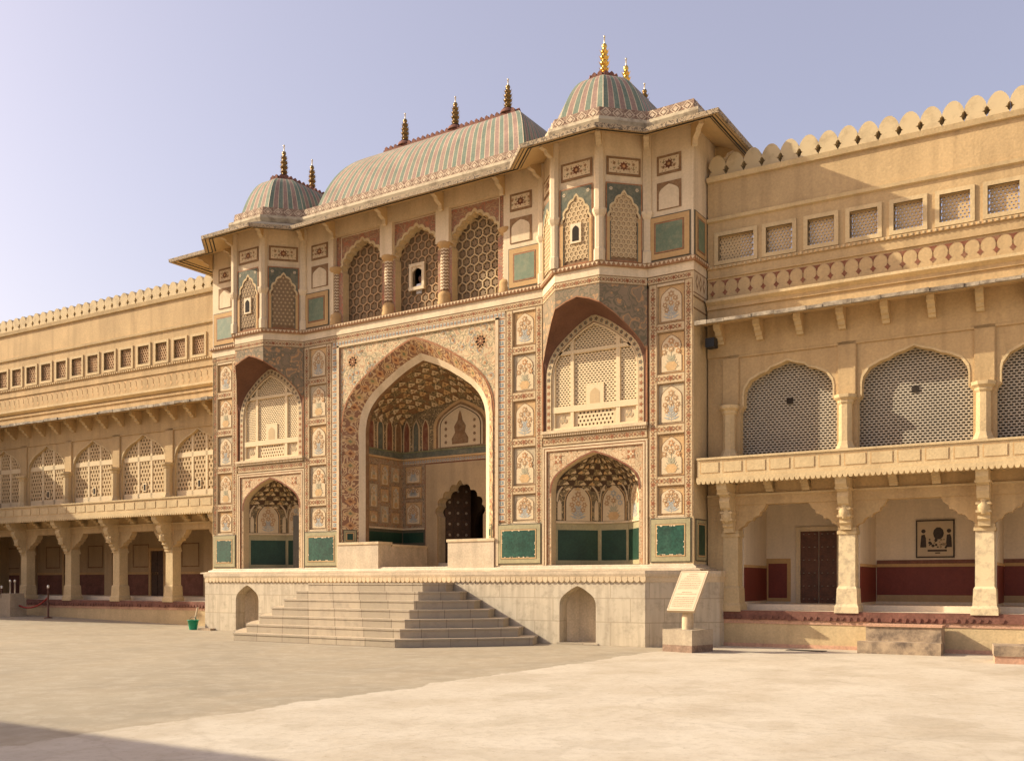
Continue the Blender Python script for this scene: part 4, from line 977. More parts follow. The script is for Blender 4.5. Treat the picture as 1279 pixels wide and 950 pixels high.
for c in (-3.32, -1.1, 1.1, 3.32):
    mb = MB(); n = 16; r = .145 if abs(c) < 3 else .11; yy = .16
    # chevron shaft: alternating zigzag stripes
    H0, H1, rowsN = 10.45, 11.72, 26; rows = []
    for k in range(rowsN + 1):
        rows.append([(c + r * math.cos(2 * math.pi * j / n), yy + r * math.sin(2 * math.pi * j / n), H0 + (H1 - H0) * k / rowsN + (.035 if j % 2 else 0)) for j in range(n)])
    mb.grid(rows, 'plaster_white', False, True, mf=lambda i, j: 'plaster_white' if i % 2 else 'brown')
    mb.lathe((c, yy, 10.03), [(.23, 0), (.23, .12), (.20, .2), (.22, .26), (.2, .36), (.1, .45)], 'ochre', 12)
    mb.lathe((c, yy, 11.72), [(.13, 0), (.2, .08), (.24, .14), (.24, .2)], 'ochre', 12)
    if abs(c) < 3: mb.fbox(F0, c - .245, c + .245, 11.9, 12.92, -.35, .0, 'plaster_white')
    mb.build('arcade_column', G)
# painted fields at the sides
for sg in (-1, 1):
    for (a, b, c, d) in ((8.14, 8.82, 7.90, 9.08), (3.55, 4.28, 3.50, 4.60)):
        def X(a, b): return (a, b) if sg > 0 else (-b, -a)
        mb = MB(); arabesque(mb, F0, *X(a, b), 12.30, 12.80, .022); mb.build('painted_panel', G)
        mb = MB(); x0, x1 = X(a, b); m_ = (x0 + x1) / 2; mb.fbox(F0, x0, x1, 11.38, 12.10, 0, .02, 'brown'); mb.plate(F0, [(x0 + .06, 11.40)] + arch(m_, (x1 - x0) / 2 - .06, 11.78, 12.03, 2) + [(x1 - .06, 11.40)], .02, .026, 'plaster_white'); mb.build('blind_niche', G)
        mb = MB(); framed_panel(mb, F0, *X(c, d), 10.08, 11.24, .022, 'green_faded', 'ochre', .17); mb.build('green_panel', G)
mb = MB(); framed_panel(mb, FR, .05, .85, 10.08, 11.24, .024, 'green_faded', 'ochre', .14); mb.build('green_panel', G)

# ---- eaves with brackets
ev = MB()
prof = [(0, 13.43), (1.0, 13.02), (1.06, 13.02), (1.07, 13.13), (.12, 13.56), (0, 13.56)]
ev.sweep(PATH, prof, 'soffit', mf=lambda k: 'soffit' if k in (0, 5) else 'eave_edge' if k in (1, 2) else 'stain_black' if k == 3 else 'soffit')
for o in (.70, .92): ev.sweep(PATH, [(o, 13.43 - .41 * o - .006), (o + .035, 13.43 - .41 * (o + .035) - .006)], 'black_iron', close=False)
# hip lines at the outer corners
oc, ic = offset_path(PATH, 1.0), offset_path(PATH, .25)
for o in (.80,): ev.sweep(PATH, [(o, 13.44 - .41 * o), (o, 13.40 - .41 * o), (o + .03, 13.40 - .41 * o), (o + .03, 13.44 - .41 * o)], 'black_iron')
ev.build('eave', G)
def bracket(px, py, ang):
    mb = MB(); F = Frame(px, py, ang)   # F.x across, out = outwards
    prof = [(0, 12.86), (.06, 12.82), (.10, 12.86), (.12, 13.0), (.3, 13.08), (.34, 13.16), (.5, 13.2), (.5, 13.29), (0, 13.40)]
    for s in (-.07, .07): mb.face([F.p(s, z, o) for o, z in prof], 'soffit')
    for a, b in zip(prof, prof[1:]): mb.face([F.p(-.07, a[1], a[0]), F.p(.07, a[1], a[0]), F.p(.07, b[1], b[0]), F.p(-.07, b[1], b[0])], 'plaster_cream')
    mb.build('eave_bracket', G)
for x in (-3.3, -1.1, 1.1, 3.3): bracket(x, 0, 0)
for i, ang in ((1, -45), (2, -22), (3, -22), (4, 22), (5, 22), (6, -22), (7, -22), (8, 22), (9, 22), (10, 45)): bracket(*PATH[i], ang)
for y in (1.6, 3.0):
    bracket(HW, y, 90); bracket(-HW, y, -90)

# ---- roof: parapet, vaulted roof, domes
pr = MB(); RP = offset_path(PATH, .02)
pr.sweep(RP, [(.14, 13.5), (.20, 13.66), (.18, 13.75), (.02, 13.77), (.0, 14.07), (-.25, 14.1), (-.25, 13.6)], 'scroll_band', mf=lambda k: 'ledge_cream' if k in (0, 1, 2) else 'scroll_band' if k == 3 else 'plaster_cream')
pr.face([(x, y, 13.9) for x, y in offset_path(PATH, -.05)], 'weathered_edge')
prm = offset_path(RP, .0)
# running strapwork painted on the parapet band
for a, b in zip(prm, prm[1:]):
    L = math.hypot(b[0] - a[0], b[1] - a[1]); F = Frame(a[0], a[1], math.degrees(math.atan2(b[1] - a[1], b[0] - a[0]))); n = max(1, int(L / .3)); p = L / n
    for k in range(n):
        c = (k + .5) * p
        for (r1, r2) in ((.155, .115), (.075, .0)):
            O = ngon(c, 13.92, r1, 4, 0, .9); I = ngon(c, 13.92, r2, 4, 0, .9)
            for q in range(4): pr.face([F.p(*O[q], .03), F.p(*O[(q + 1) % 4], .03), F.p(*I[(q + 1) % 4], .03), F.p(*I[q], .03)], 'strap')
pr.build('parapet', G)
def stripes(i, j, per=8):
    k = j % per
    return 'roof_pink' if k in (0, 1, 2) else 'roof_line' if k in (3, 7) else 'roof_green'
def roof_shell(mb, base, topr, z0, z1, nstripe, bulge=.0, rows_n=14, kk=.5, nn=3):
    """base / topr: closed plan polygons with the same corner count; stripes subdivide every side"""
    seg = []
    for i in range(len(base)):
        a, b = base[i], base[(i + 1) % len(base)]; L = math.hypot(b[0] - a[0], b[1] - a[1]); n = max(1, round(L / nstripe)); n += 1 - n % 2; seg.append(n)
    rows = []; names = []
    for t in range(rows_n + 1):
        ins = (t / rows_n) ** 1.6; zz = z0 + (z1 - z0) * ((1 - kk) * (1 - (1 - ins) ** nn) + kk * ins); row = []; nm = []
        for i in range(len(base)):
            a, b, c, d = base[i], base[(i + 1) % len(base)], topr[i], topr[(i + 1) % len(base)]; n = seg[i]
            # stripe cells: colour, thin line, colour, thin line ...
            cuts = [0]
            for k in range(n): cuts += [(k + .86) / n, (k + 1) / n]
            for q, s in enumerate(cuts[:-1]):
                x = a[0] + (b[0] - a[0]) * s; y = a[1] + (b[1] - a[1]) * s; xt = c[0] + (d[0] - c[0]) * s; yt = c[1] + (d[1] - c[1]) * s
                row.append((x + (xt - x) * ins, y + (yt - y) * ins, zz)); nm.append('roof_line' if q % 2 else ('roof_green' if (q // 2) % 2 == 0 else 'roof_pink'))
        rows.append(row); names = nm
    mb.grid(rows, 'roof_green', False, True, mf=lambda i, j: names[j])
    mb.face(rows[-1], 'redstone')
    return rows[-1]
# merlon crest along the ridge
def crest(mb, ringp, z, pitch=.2, m='redstone'):
    for a, b in zip(ringp, ringp[1:] + ringp[:1]):
        L = math.hypot(b[0] - a[0], b[1] - a[1]); n = max(1, round(L / pitch)); F = Frame(a[0], a[1], math.degrees(math.atan2(b[1] - a[1], b[0] - a[0])))
        mb.fbox(F, 0, L, z - .06, z + .03, -.05, .08, m)
        for k in range(n): c = (k + .5) * L / n; mb.plate(F, [(c - .06, z + .03), (c + .06, z + .03), (c + .07, z + .09), (c, z + .15), (c - .07, z + .09)], -.03, .06, m)
def finial(name, loc, h, bright, parent):
    root = empty(name, loc); root.parent = parent
    mb = MB(); body = 'gold' if bright else 'gold_dull'; H = h * .80
    prof = [(.16, 0), (.13, .03), (.09, .06)]
    for (z, r) in ((.08, .115), (.26, .13), (.44, .12), (.62, .10), (.80, .075)):
        for k in range(5):
            a = k / 4 * math.pi; prof.append((r * (.62 + .38 * math.sin(a)), (z + .16 * k / 4) * H / .97))
    prof.append((.03, H)); mb.lathe((0, 0, 0), prof, body, 14)
    for z, r in ((.15, .12), (.34, .13), (.52, .12), (.70, .1)):      # petals round the vases
        for k in range(8):
            a = k * math.pi / 4; p = Vector((math.cos(a), math.sin(a), 0)); q = Vector((-math.sin(a), math.cos(a), 0)) * .035
            mb.face([p * r * .8 + Vector((0, 0, z * H / .97 - .05)) - q, p * r * .8 + Vector((0, 0, z * H / .97 - .05)) + q, p * (r + .05) + Vector((0, 0, z * H / .97 + .06))], body)
    mb.build('vase_stack', root)
    rod = MB(); rod.lathe((0, 0, H), [(.022, 0), (.022, h * .17), (.034, h * .175), (.03, h * .2), (0, h * .21)], 'white_metal', 8); rod.build('rod', root)
    foot = MB(); foot.lathe((0, 0, -.16), [(.26, 0), (.24, .08), (.15, .14), (.12, .18)], 'redstone' if not bright else 'plaster_cream', 10); foot.build('foot', root)
    return root
rv = MB()
cr = roof_shell(rv, [(-4.1, .05), (4.0, .05), (4.0, 3.5), (-4.1, 3.5)], [(-2.9, 2.1), (2.42, 2.1), (2.42, 2.3), (-2.9, 2.3)], 14.02, 16.35, .175, kk=.45, nn=4)
rv.box(-4.15, 4.15, .0, 3.5, 13.7, 14.04, 'scroll_band')
crest(rv, [(-2.9, 2.1), (2.42, 2.1), (2.42, 2.3), (-2.9, 2.3)], 16.36)
rv.build('vaulted_roof', G)
for x in (-2.1, 0, 2.05): finial('finial', (x, 2.2, 16.58), .95, False, G)
for sg in (-1, 1):
    cx = 6.25 * sg; dm = MB()
    base = [(cx - 1.5, 3.1), (cx - 1.5, .12), (cx - .68, -.72), (cx + .68, -.72), (cx + 1.5, .12), (cx + 1.5, 3.1), (cx + .68, 3.9), (cx - .68, 3.9)]
    tp = [(cx - .36, 3.1), (cx - .36, .50), (cx - .17, .26), (cx + .17, .26), (cx + .36, .50), (cx + .36, 3.1), (cx + .17, 3.35), (cx - .17, 3.35)]
    roof_shell(dm, base, tp, 14.02, 15.52, .19, kk=.14, nn=2.7)
    dm.box(cx - 1.5, cx + 1.5, .1, 3.9, 13.8, 14.04, 'scroll_band')
    crest(dm, tp, 15.54, .2)
    dm.build('dome', G)
    for y, b in ((.66, True), (2.03, True), (3.3, False)): finial('finial', (cx, y, 15.80), 1.08 if y < 3 else .9, b and sg > 0, G)

# ================================================================== STAIRCASE
ST = MB(); NS = 7
def stair_path(k):
    yf = -4.47 + .36 * k; xf = 2.97 - .135 * k; ye = -1.75; xe = [5.38, 4.92, 4.45, 3.97, 3.5, 3.02, 2.55][k]; xb = xe - .36; b_ = .10 * (1 - k / 8)
    mid = [(xf + (xe - xf) * t + b_ * 4 * t * (1 - t) * .7, yf + (ye - yf) * t - b_ * 4 * t * (1 - t) * .7) for t in (.25, .5, .75)]
    right = [(xf, yf)] + mid + [(xe, ye), (xb, -.9)]
    return [(-x, y) for x, y in reversed(right)] + right
for k in range(NS):
    p = stair_path(k); z1 = .236 * (k + 1) - .02; zb = .236 * k - (.3 if k == 0 else .03)
    ST.sweep(p, [(0, zb), (0, z1 - .05), (.02, z1 - .045), (.02, z1), (-.02, z1), (-.02, zb)], 'step_marble')
    ST.face([(x, y, z1 - .0005) for x, y in p], 'marble_vein')
tag(ST.build('stone_staircase'), 'seven wide half octagonal grey marble steps rising to the painted archway', 'staircase')

# ================================================================== WINGS
def make_wing(side):
    root = empty('arcaded_wing', (9.2 * side, .85, 0), R(2.0))
    F = Frame(0, 0); lo = side < 0
    a0, a1 = (0.0, 16.0) if side > 0 else (-21.5, 0.0)
    piers = [.62, 3.55, 6.60, 9.65, 12.7, 15.75] if side > 0 else [-.25, -3.31, -6.43, -9.50, -12.57, -15.65, -18.72, -21.5]
    piers = sorted(piers); jl = 'lattice_grey' if side > 0 else 'lattice_yellow'
    def zz(z): return z if not lo or z < 8.3 else 8.3 + (z - 8.3) * 1.078
    # upper wall
    w = MB()
    w.fbox(F, a0, a1, 7.55, 9.04, -.4, 0, 'plaster_yellow'); w.fbox(F, a0, a1, 8.80, 8.90, 0, .05, 'plaster_yellow')
    w.fbox(F, a0, a1, zz(9.05), zz(9.62), -.3, -.03, 'plaster_yellow'); w.fbox(F, a0, a1, zz(9.62), zz(9.66), -.3, .015, 'plaster_yellow')
    w.fbox(F, a0, a1, zz(9.66), zz(10.05), -.3, -.02, 'plaster_yellow')
    w.sweep([(a0, 0), (a1, 0)], [(-.1, zz(8.86)), (.05, zz(8.9)), (.16, zz(8.98)), (.16, zz(9.05)), (-.1, zz(9.07))], 'plaster_yellow_light')
    w.fbox(F, a0, a1, zz(10.75), zz(12.2), -.3, -.02, 'plaster_yellow')
    w.sweep([(a0, 0), (a1, 0)], [(-.05, zz(11.09)), (.05, zz(11.12)), (.07, zz(11.2)), (-.05, zz(11.23))], 'plaster_yellow_light')
    w.sweep([(a0, 0), (a1, 0)], [(-.3, zz(12.14)), (.06, zz(12.16)), (.1, zz(12.28)), (-.3, zz(12.3))], 'plaster_yellow_light')
    # rope moulding
    w.fbox(F, a0, a1, zz(9.87), zz(9.95), 0 - .03, .02, 'plaster_yellow')
    n = int((a1 - a0) / .13)
    for k in range(n):
        c = a0 + k * .13; w.flat(F, [(c + .02, zz(9.875)), (c + .07, zz(9.875)), (c + .1, zz(9.945)), (c + .05, zz(9.945))], .026, 'niche_ochre'); w.fbox(F, c + .075, c + .125, zz(9.88), zz(9.94), .02, .045, 'plaster_yellow_light')
    # frieze of little arches with dark lozenges
    n = int((a1 - a0) / .335)
    for k in range(n):
        c = (a0 + .14 + k * .335) if side > 0 else (a1 - .2 - k * .335)
        s8 = [(c + r * math.cos(q * math.pi / 4), zz(9.24) + r * math.sin(q * math.pi / 4) * 1.15) for q, r in enumerate([.075, .045] * 4)]
        fm = 'rust_dark' if side > 0 else 'niche_ochre'
        w.tess(F, s8, -.006, fm)
        # spandrel between two arches
        for s2 in (-1, 1): w.tess(F, [(c, zz(9.40)), (c + s2 * .03, zz(9.49)), (c + s2 * .09, zz(9.545)), (c + s2 * .13, zz(9.56)), (c, zz(9.56))] if s2 > 0 else [(c, zz(9.40)), (c, zz(9.56)), (c - .13, zz(9.56)), (c - .09, zz(9.545)), (c - .03, zz(9.49))], -.026, fm)
        # raised little arch plate
        d = c + .1675; ap = [(d - .165, zz(9.07)), (d + .165, zz(9.07)), (d + .165, zz(9.2)), (d + .14, zz(9.26))] + [(d + .155 * math.cos(q * math.pi / 8), zz(9.39) + .155 * math.sin(q * math.pi / 8)) for q in range(9)] + [(d - .14, zz(9.26)), (d - .165, zz(9.2))]
        if a0 < d - .15 and d + .15 < a1: w.plate(F, ap, -.03, -.012, 'plaster_yellow', back=False)
    # pier strips between the small windows
    wins = []
    if side > 0:
        wins = [(.29, 1.23)] + [(1.55 + .0, 2.22)] + [(2.6 + 1.015 * k, 3.25 + 1.015 * k) for k in range(13)]
    else:
        wins = [(-1.36 - .64 - 1.035 * k, -1.36 - 1.035 * k) for k in range(19)][::-1]; 
    prev = a0
    for x0, x1 in wins + [(a1, a1)]:
        w.fbox(F, prev, x0, zz(10.05), zz(10.75), -.3, -.02, 'plaster_yellow'); prev = x1
    w.build('parapet_wall', root)
    for x0, x1 in wins:
        m = MB(); z0, z1 = zz(10.07), zz(10.72)
        for (a, b, c, d) in ((x0 - .1, x0, z0 - .1, z1 + .1), (x1, x1 + .1, z0 - .1, z1 + .1), (x0, x1, z0 - .1, z0), (x0, x1, z1, z1 + .1)): m.fbox(F, a, b, c, d, -.04, .02, 'plaster_yellow_light')
        for (a, b, c, d) in ((x0 - .04, x0, z0 - .04, z1 + .04), (x1, x1 + .04, z0 - .04, z1 + .04), (x0 - .0, x1, z0 - .04, z0), (x0, x1, z1, z1 + .04)): m.fbox(F, a, b, c, d, -.28, .0, 'plaster_yellow')
        if side > 0: hex_jali(m, F, x0, x1, z0, z1, .088, .44, -.19, -.13, 'lattice_yellow', clip=lambda x, z: x0 < x < x1 and z0 < z < z1)
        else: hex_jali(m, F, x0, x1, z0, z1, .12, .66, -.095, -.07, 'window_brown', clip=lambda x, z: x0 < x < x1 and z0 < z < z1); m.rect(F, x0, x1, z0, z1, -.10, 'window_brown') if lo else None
        m.build('lattice_window', root)
    # merlons
    mm = MB(); p = .473 if not lo else .478
    out = [(-p / 2 + .012, 0), (p / 2 - .012, 0), (p / 2 - .012, .06), (p / 2 - .045, .10), (p / 2 - .05, .135), (p / 2 - .098, .165), (p / 2 - .05, .195), (p / 2 - .045, .235), (p / 2 - .004, .27), (p / 2 - .004, .31), (p / 2 - .03, .39), (p / 2 - .09, .48), (.07, .545), (0, .56)]
    out = out + [(-x, z) for x, z in reversed(out[2:-1])]
    mm.plate(Frame(0, 0), out, -.42, 0, 'merlon_plaster')
    m0 = mm.build('merlon', root); s0 = (a0 + .02 + p / 2) if side > 0 else (a1 - p / 2 - .02); kx = 0; first = True
    while a0 - .1 < s0 < a1 + .1:
        o = m0 if first else m0.copy()
        if not first: COL.objects.link(o)
        first = False; o.location = (s0, .02, zz(12.29)); o.scale = (1, 1, 1.02 + random.uniform(-.02, .02)); s0 += p * side
    # chajja and its brackets
    c = MB(); c.sweep([(a0 - (0 if side < 0 else .04), 0), (a1, 0)], [(-.05, 8.40), (.86, 8.25), (.88, 8.33), (.05, 8.46), (-.05, 8.48)], 'weathered_edge', mf=lambda k: 'plaster_yellow' if k in (0, 4) else 'plaster_yellow_light' if k == 2 else 'weathered_edge')
    # the broken lip of the slabs
    x = a0 - (.0 if side < 0 else .04)
    while x < a1 - .3:
        L = random.uniform(.3, .8); c.fbox(F, x, min(x + L - .015, a1), 8.245 + random.uniform(-.012, .012), 8.335 + random.uniform(-.02, .02), .80, .90 + random.uniform(-.02, .025), 'weathered_edge'); x += L
    c.build('eave_slab', root)
    bx = (a0 + .40) if side > 0 else (a1 - .9)
    proto = MB(); prof = [(0, 7.86), (.1, 7.86), (.13, 7.92), (.2, 7.94), (.22, 8.02), (.32, 8.05), (.34, 8.13), (.46, 8.17), (.47, 8.30), (.46, 8.32), (0, 8.40)]
    for s in (-.085, .085): proto.face([(s, -o, z) for o, z in prof], 'plaster_yellow')
    for a, b in zip(prof, prof[1:]): proto.face([(-.085, -a[0], a[1]), (.085, -a[0], a[1]), (.085, -b[0], b[1]), (-.085, -b[0], b[1])], 'plaster_yellow_light')
    b0 = proto.build('eave_bracket', root); first = True
    while a0 < bx < a1:
        o = b0 if first else b0.copy()
        if not first: COL.objects.link(o)
        first = False; o.location = (bx, 0, 0); bx += 1.02 * side
    # arcade bays
    for i in range(len(piers) - 1):
        pa, pb = piers[i], piers[i + 1]; c = (pa + pb) / 2; W = (pb - pa) / 2
        m = MB()
        if side > 0 or True:
            ow = W - .245 if side > 0 else W - .27
            half = [(ow, 4.9), (ow, 6.06), (ow - .03, 6.14), (ow - .10, 6.20), (ow - .10, 6.50), (ow - .13, 6.66), (ow - .27, 6.87), (ow - .52, 7.0), (ow - .72, 7.06), (.42, 7.14), (.2, 7.2), (0, 7.28)]
            if lo: half = [(ow, 4.9), (ow, 6.3), (ow - .02, 6.5), (ow - .1, 6.72), (ow - .28, 6.93), (ow - .55, 7.1), (.42, 7.22), (.2, 7.32), (0, 7.44)]
            ap = [(c - x, z) for x, z in half] + [(c + x, z) for x, z in reversed(half[:-1])]
        arch_wall(m, F, pa, pb, 4.3, 7.56, [(ap[0][0], 4.89)] + ap[1:-1] + [(ap[-1][0], 4.89)] if False else ap, -.32, -.05, 'plaster_yellow', 'plaster_yellow_light')
        m.fbox(F, ap[0][0], ap[-1][0], 4.3, 4.9, -.3, -.06, 'plaster_yellow')
        # moulded frame line
        for x0, x1 in ((pa, pa + .22), (pb - .22, pb)): m.fbox(F, x0, x1, 6.3, 7.56, -.1, 0, 'plaster_yellow')
        m.fbox(F, pa, pb, 7.49, 7.56, -.1, 0.0, 'plaster_yellow')
        ap2 = [(c + (x - c) * 1.035, z + .05) for x, z in ap if z > 6.15]; ap1 = [q for q in ap if q[1] > 6.15]; ring(m, F, ap1, ap2, -.035, 'plaster_yellow_light')
        m.build('upper_arch', root)
        j = MB()
        if side > 0:
            brick_jali(j, F, ap[0][0] - .05, ap[-1][0] + .05, 4.85, 7.3, .112, .064, .68, .56, -.36, -.30, jl)
            j.fbox(F, c - .075, c + .075, 6.21, 6.36, -.30, -.27, 'dark_void')
        else:
            for x0, x1 in ((c - ow + .02, c - .42), (c - .32, c + .34), (c + .44, c + ow - .02)):
                brick_jali(j, F, x0, x1, 5.15, 6.42, .155, .15, .62, .72, -.20, -.15, jl, hexa=True); brick_jali(j, F, x0, x1, 6.6, 7.45, .155, .15, .62, .72, -.20, -.15, jl, hexa=True, clip=None)
            for x0, x1 in ((c - ow - .02, c - ow + .03), (c - .42, c - .32), (c + .34, c + .44), (c + ow - .03, c + ow + .02)): j.fbox(F, x0, x1, 4.9, 7.4, -.25, -.13, 'lattice_cream')
            j.fbox(F, c - ow, c + ow, 6.42, 6.6, -.25, -.13, 'lattice_cream'); j.fbox(F, c - ow, c + ow, 4.85, 5.15, -.25, -.13, 'lattice_cream')
            if i >= len(piers) - 5: j.fbox(F, c - .1, c + .1, 5.22, 5.55, -.14, -.12, 'lattice_cream'); j.fbox(F, c - .05, c + .05, 5.27, 5.5, -.14, -.112, 'dark_void')
        j.build('lattice_screen', root)
    for pa in piers:
        m = MB(); m.fbox(F, pa - .21, pa + .21, 4.8, 6.25, -.45, -.08, 'plaster_yellow')
        m.fbox(F, pa - .20, pa + .20, 6.22, 7.485, -.3, .008, 'plaster_yellow')
        m.lathe((pa - .02, -.02, 4.78), [(.26, 0), (.26, .14), (.21, .22), (.17, .32), (.165, 1.22), (.2, 1.27), (.2, 1.32), (.27, 1.38), (.28, 1.46)], 'plaster_yellow_light', 8, False, off=.5)
        m.build('upper_column', root)
    e0, e1 = ((a0, piers[0]) if side > 0 else (piers[-1], a1))
    m = MB(); m.fbox(F, e0, e1, 4.3, 7.56, -.3, -.055, 'plaster_yellow'); m.fbox(F, e0, e1 if side < 0 else .43, .93, 3.70, -.42, -.03, 'plaster_yellow'); m.fbox(F, -.05, .2, 0, 8.5, -6, -.44, 'plaster_yellow') if side > 0 else m.fbox(F, -.2, .05, 0, 8.5, -6, -.44, 'plaster_yellow'); m.build('end_wall', root)
    # balcony
    b = MB(); b.fbox(F, a0, a1, 4.22, 4.32, -.3, .86, 'plaster_yellow_light'); b.fbox(F, a0, a1, 4.32, 4.78, .66, .80, 'plaster_yellow_light'); b.fbox(F, a0, a1, 4.78, 4.83, .62, .84, 'plaster_yellow_light')
    n = int((a1 - a0) / .595)
    for k in range(n):
        x0 = (a0 + .08 + k * .595) if side > 0 else (a1 - .62 - k * .595); x1 = x0 + .52
        outline(b, F, x0, x1, 4.42, 4.73, .018, .803, 'niche_ochre'); b.fbox(F, x0 + .03, x1 - .03, 4.45, 4.70, .80, .815, 'plaster_yellow_light')
    n = int((a1 - a0) / .125)
    for k in range(n):
        x = a0 + k * .125; b.plate(F, [(x + .01, 4.22)] + [(x + .0625 - .053 * math.cos(q * math.pi / 5), 4.21 - .06 * math.sin(q * math.pi / 5)) for q in range(6)] + [(x + .115, 4.22)], .80, .86, 'plaster_yellow_light', back=False)
    b.build('balcony', root)
    # lower storey
    for i, pa in enumerate(piers):
        m = MB(); s = .19
        # square column with flaring foot
        rows = [[(pa + x * w_, .2 + y * w_, z) for x, y in ((-1, -1), (1, -1), (1, 1), (-1, 1))] for w_, z in ((.29, .9), (.285, 1.05), (.25, 1.12), (.235, 1.5), (.2, 1.56), (.195, 2.86))]
        cmn = 'weathered_col' if side > 0 and 0 < i < 4 else 'plaster_yellow_light'
        m.grid(rows, cmn, False, True); 
        for z, w_ in ((2.84, .23), (2.92, .21)): m.box(pa - w_, pa + w_, .2 - w_, .2 + w_, z, z + .08, 'plaster_yellow_light')
        m.box(pa - .2, pa + .2, .02, .4, 3.0, 4.2, 'plaster_yellow')
        m.build('column', root)
        # carved console
        k = MB(); pf = [(-.02, 2.94), (.14, 2.94), (.16, 3.05), (.24, 3.10), (.22, 3.18), (.34, 3.24), (.36, 3.42), (.33, 3.5), (.44, 3.56), (.52, 3.72), (.47, 3.84), (.60, 3.90), (.72, 4.02), (.74, 4.12), (.80, 4.2), (-.02, 4.2)]
        for s2 in (-.13, .13): k.tess(Frame(pa + s2, 0, -90 if s2 < 0 else 90), [((o if s2 < 0 else -o), z) for o, z in pf], 0, 'plaster_yellow_light')
        for q, r_ in zip(pf, pf[1:]): k.face([(pa - .13, -q[0], q[1]), (pa + .13, -q[0], q[1]), (pa + .13, -r_[0], r_[1]), (pa - .13, -r_[0], r_[1])], 'plaster_yellow_light')
        k.lathe((pa, -.30, 3.2), [(.05, 0), (.11, .08), (.13, .2), (.08, .3), (.12, .36), (.1, .5), (.06, .6)], 'plaster_yellow_light', 10)
        for z, o in ((3.24, .36), (3.42, .38), (3.90, .62)): k.fbox(F, pa - .16, pa + .16, z, z + .05, .0, o, 'plaster_yellow_light')
        k.build('console', root)
    l = MB(); l.fbox(F, a0, a1, 3.66, 3.92, -.4, 0.0, 'plaster_yellow'); l.fbox(F, a0, a1, 3.92, 4.22, -.35, -.05, 'plaster_yellow'); l.fbox(F, a0, a1, 3.89, 3.94, -.05, .03, 'plaster_yellow_light')
    for i in range(len(piers) - 1):
        for pa, s2 in ((piers[i], 1), (piers[i + 1], -1)):
            q = [(.2, 3.02), (.26, 3.08), (.34, 3.11), (.36, 3.12), (.40, 3.20), (.48, 3.25), (.56, 3.24), (.60, 3.32), (.68, 3.36), (.75, 3.37), (.77, 3.46), (.84, 3.50), (.88, 3.56), (.93, 3.66), (.2, 3.66)]
            pts = [(pa + s2 * x, z) for x, z in q]
            if s2 < 0: pts = pts[::-1]
            l.plate(F, pts, -.3, -.04, 'plaster_yellow')
            q2 = [(pa + s2 * (x * .98 - .0), z + .035) for x, z in q[:-1]]; q1 = [(pa + s2 * x, z) for x, z in q[:-1]]
        # small brackets under the balcony
        for t in (.36, .67):
            x = piers[i] + (piers[i + 1] - piers[i]) * t
            for k_, (o, z) in enumerate(((.14, 3.96), (.24, 4.04), (.36, 4.12))): l.fbox(F, x - .09, x + .09, z, 4.22, -.05, o, 'plaster_yellow_light')
    l.build('lintel', root)
    # platform
    p_ = MB(); p_.fbox(F, a0, a1, -.3, .70, -6, .0, 'plaster_yellow_light'); p_.fbox(F, a0, a1, .70, .93, -6, .05, 'redstone')
    p_.fbox(F, a0, a1, .935, 1.08, -6, -.75, 'room_wall'); p_.fbox(F, a0, a1, .0 - .3, .09 + (.3 if lo else 0), 0, .03, 'pinkstone' if side > 0 else 'plaster_yellow_light'); p_.fbox(F, a0, a1, .60, .70, 0, .02, 'pinkstone')
    n = int((a1 - a0) / .16)
    for k in range(n):
        x = a0 + k * .16; hgt = random.uniform(.06, .12)
        if random.random() < .9: p_.plate(F, [(x + .02, .80), (x + .05, .80 - hgt), (x + .11, .80 - hgt), (x + .14, .80)], .05, .075, 'redstone', back=False)
    p_.face([F.p(a0, .934, -.75), F.p(a1, .934, -.75), F.p(a1, .934, .05), F.p(a0, .934, .05)], 'room_wall')
    p_.build('platform', root)
    # rooms
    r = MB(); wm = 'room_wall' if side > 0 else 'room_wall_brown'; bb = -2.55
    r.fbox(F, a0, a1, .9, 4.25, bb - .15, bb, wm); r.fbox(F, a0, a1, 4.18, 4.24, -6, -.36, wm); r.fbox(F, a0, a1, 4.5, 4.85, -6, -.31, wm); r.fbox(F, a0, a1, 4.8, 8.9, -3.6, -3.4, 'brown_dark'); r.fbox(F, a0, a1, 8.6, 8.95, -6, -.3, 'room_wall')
    r.fbox(F, a0, a1, 0, 8.95, -6.1, -6, 'plaster_yellow')
    for i, pa in enumerate(piers):
        if side > 0:
            x = pa + .22; r.fbox(F, x - .12, x, 1.0, 4.2, bb, -.45, wm); FS = Frame(x, .45, 90)
            r.fbox(FS, 0, 2.1, 1.15, 2.05, 0, .012, 'maroon'); r.fbox(FS, 0, 2.1, 2.05, 2.12, 0, .03, 'niche_ochre')
        elif i % 2 == 0:
            x = pa - .3; r.fbox(F, x, x + .5, 1.0, 4.2, bb, bb + .6, wm)
    if side > 0:
        # the first bay: low framed dado beside the door
        r.fbox(F, .84, 1.52, 1.12, 2.32, bb, bb + .012, 'ochre'); r.fbox(F, .9, 1.42, 1.22, 2.18, bb, bb + .02, 'maroon')
        r.fbox(F, 3.8, a1, 1.15, 1.32, bb, bb + .02, 'room_wall_brown'); r.fbox(F, 3.8, a1, 1.32, 2.06, bb, bb + .014, 'maroon'); r.fbox(F, 3.8, a1, 2.06, 2.14, bb, bb + .03, 'ochre'); r.fbox(F, 3.8, a1, 2.14, 2.24, bb, bb + .016, 'redstone')
        r.fbox(F, .40, .52, 2.5, 3.2, bb, bb + .01, 'room_wall_brown')
    else:
        r.fbox(F, a0, a1, 1.1, 2.0, bb, bb + .012, 'redstone'); r.fbox(F, a0, a1, 2.0, 2.1, bb, bb + .03, 'niche_ochre')
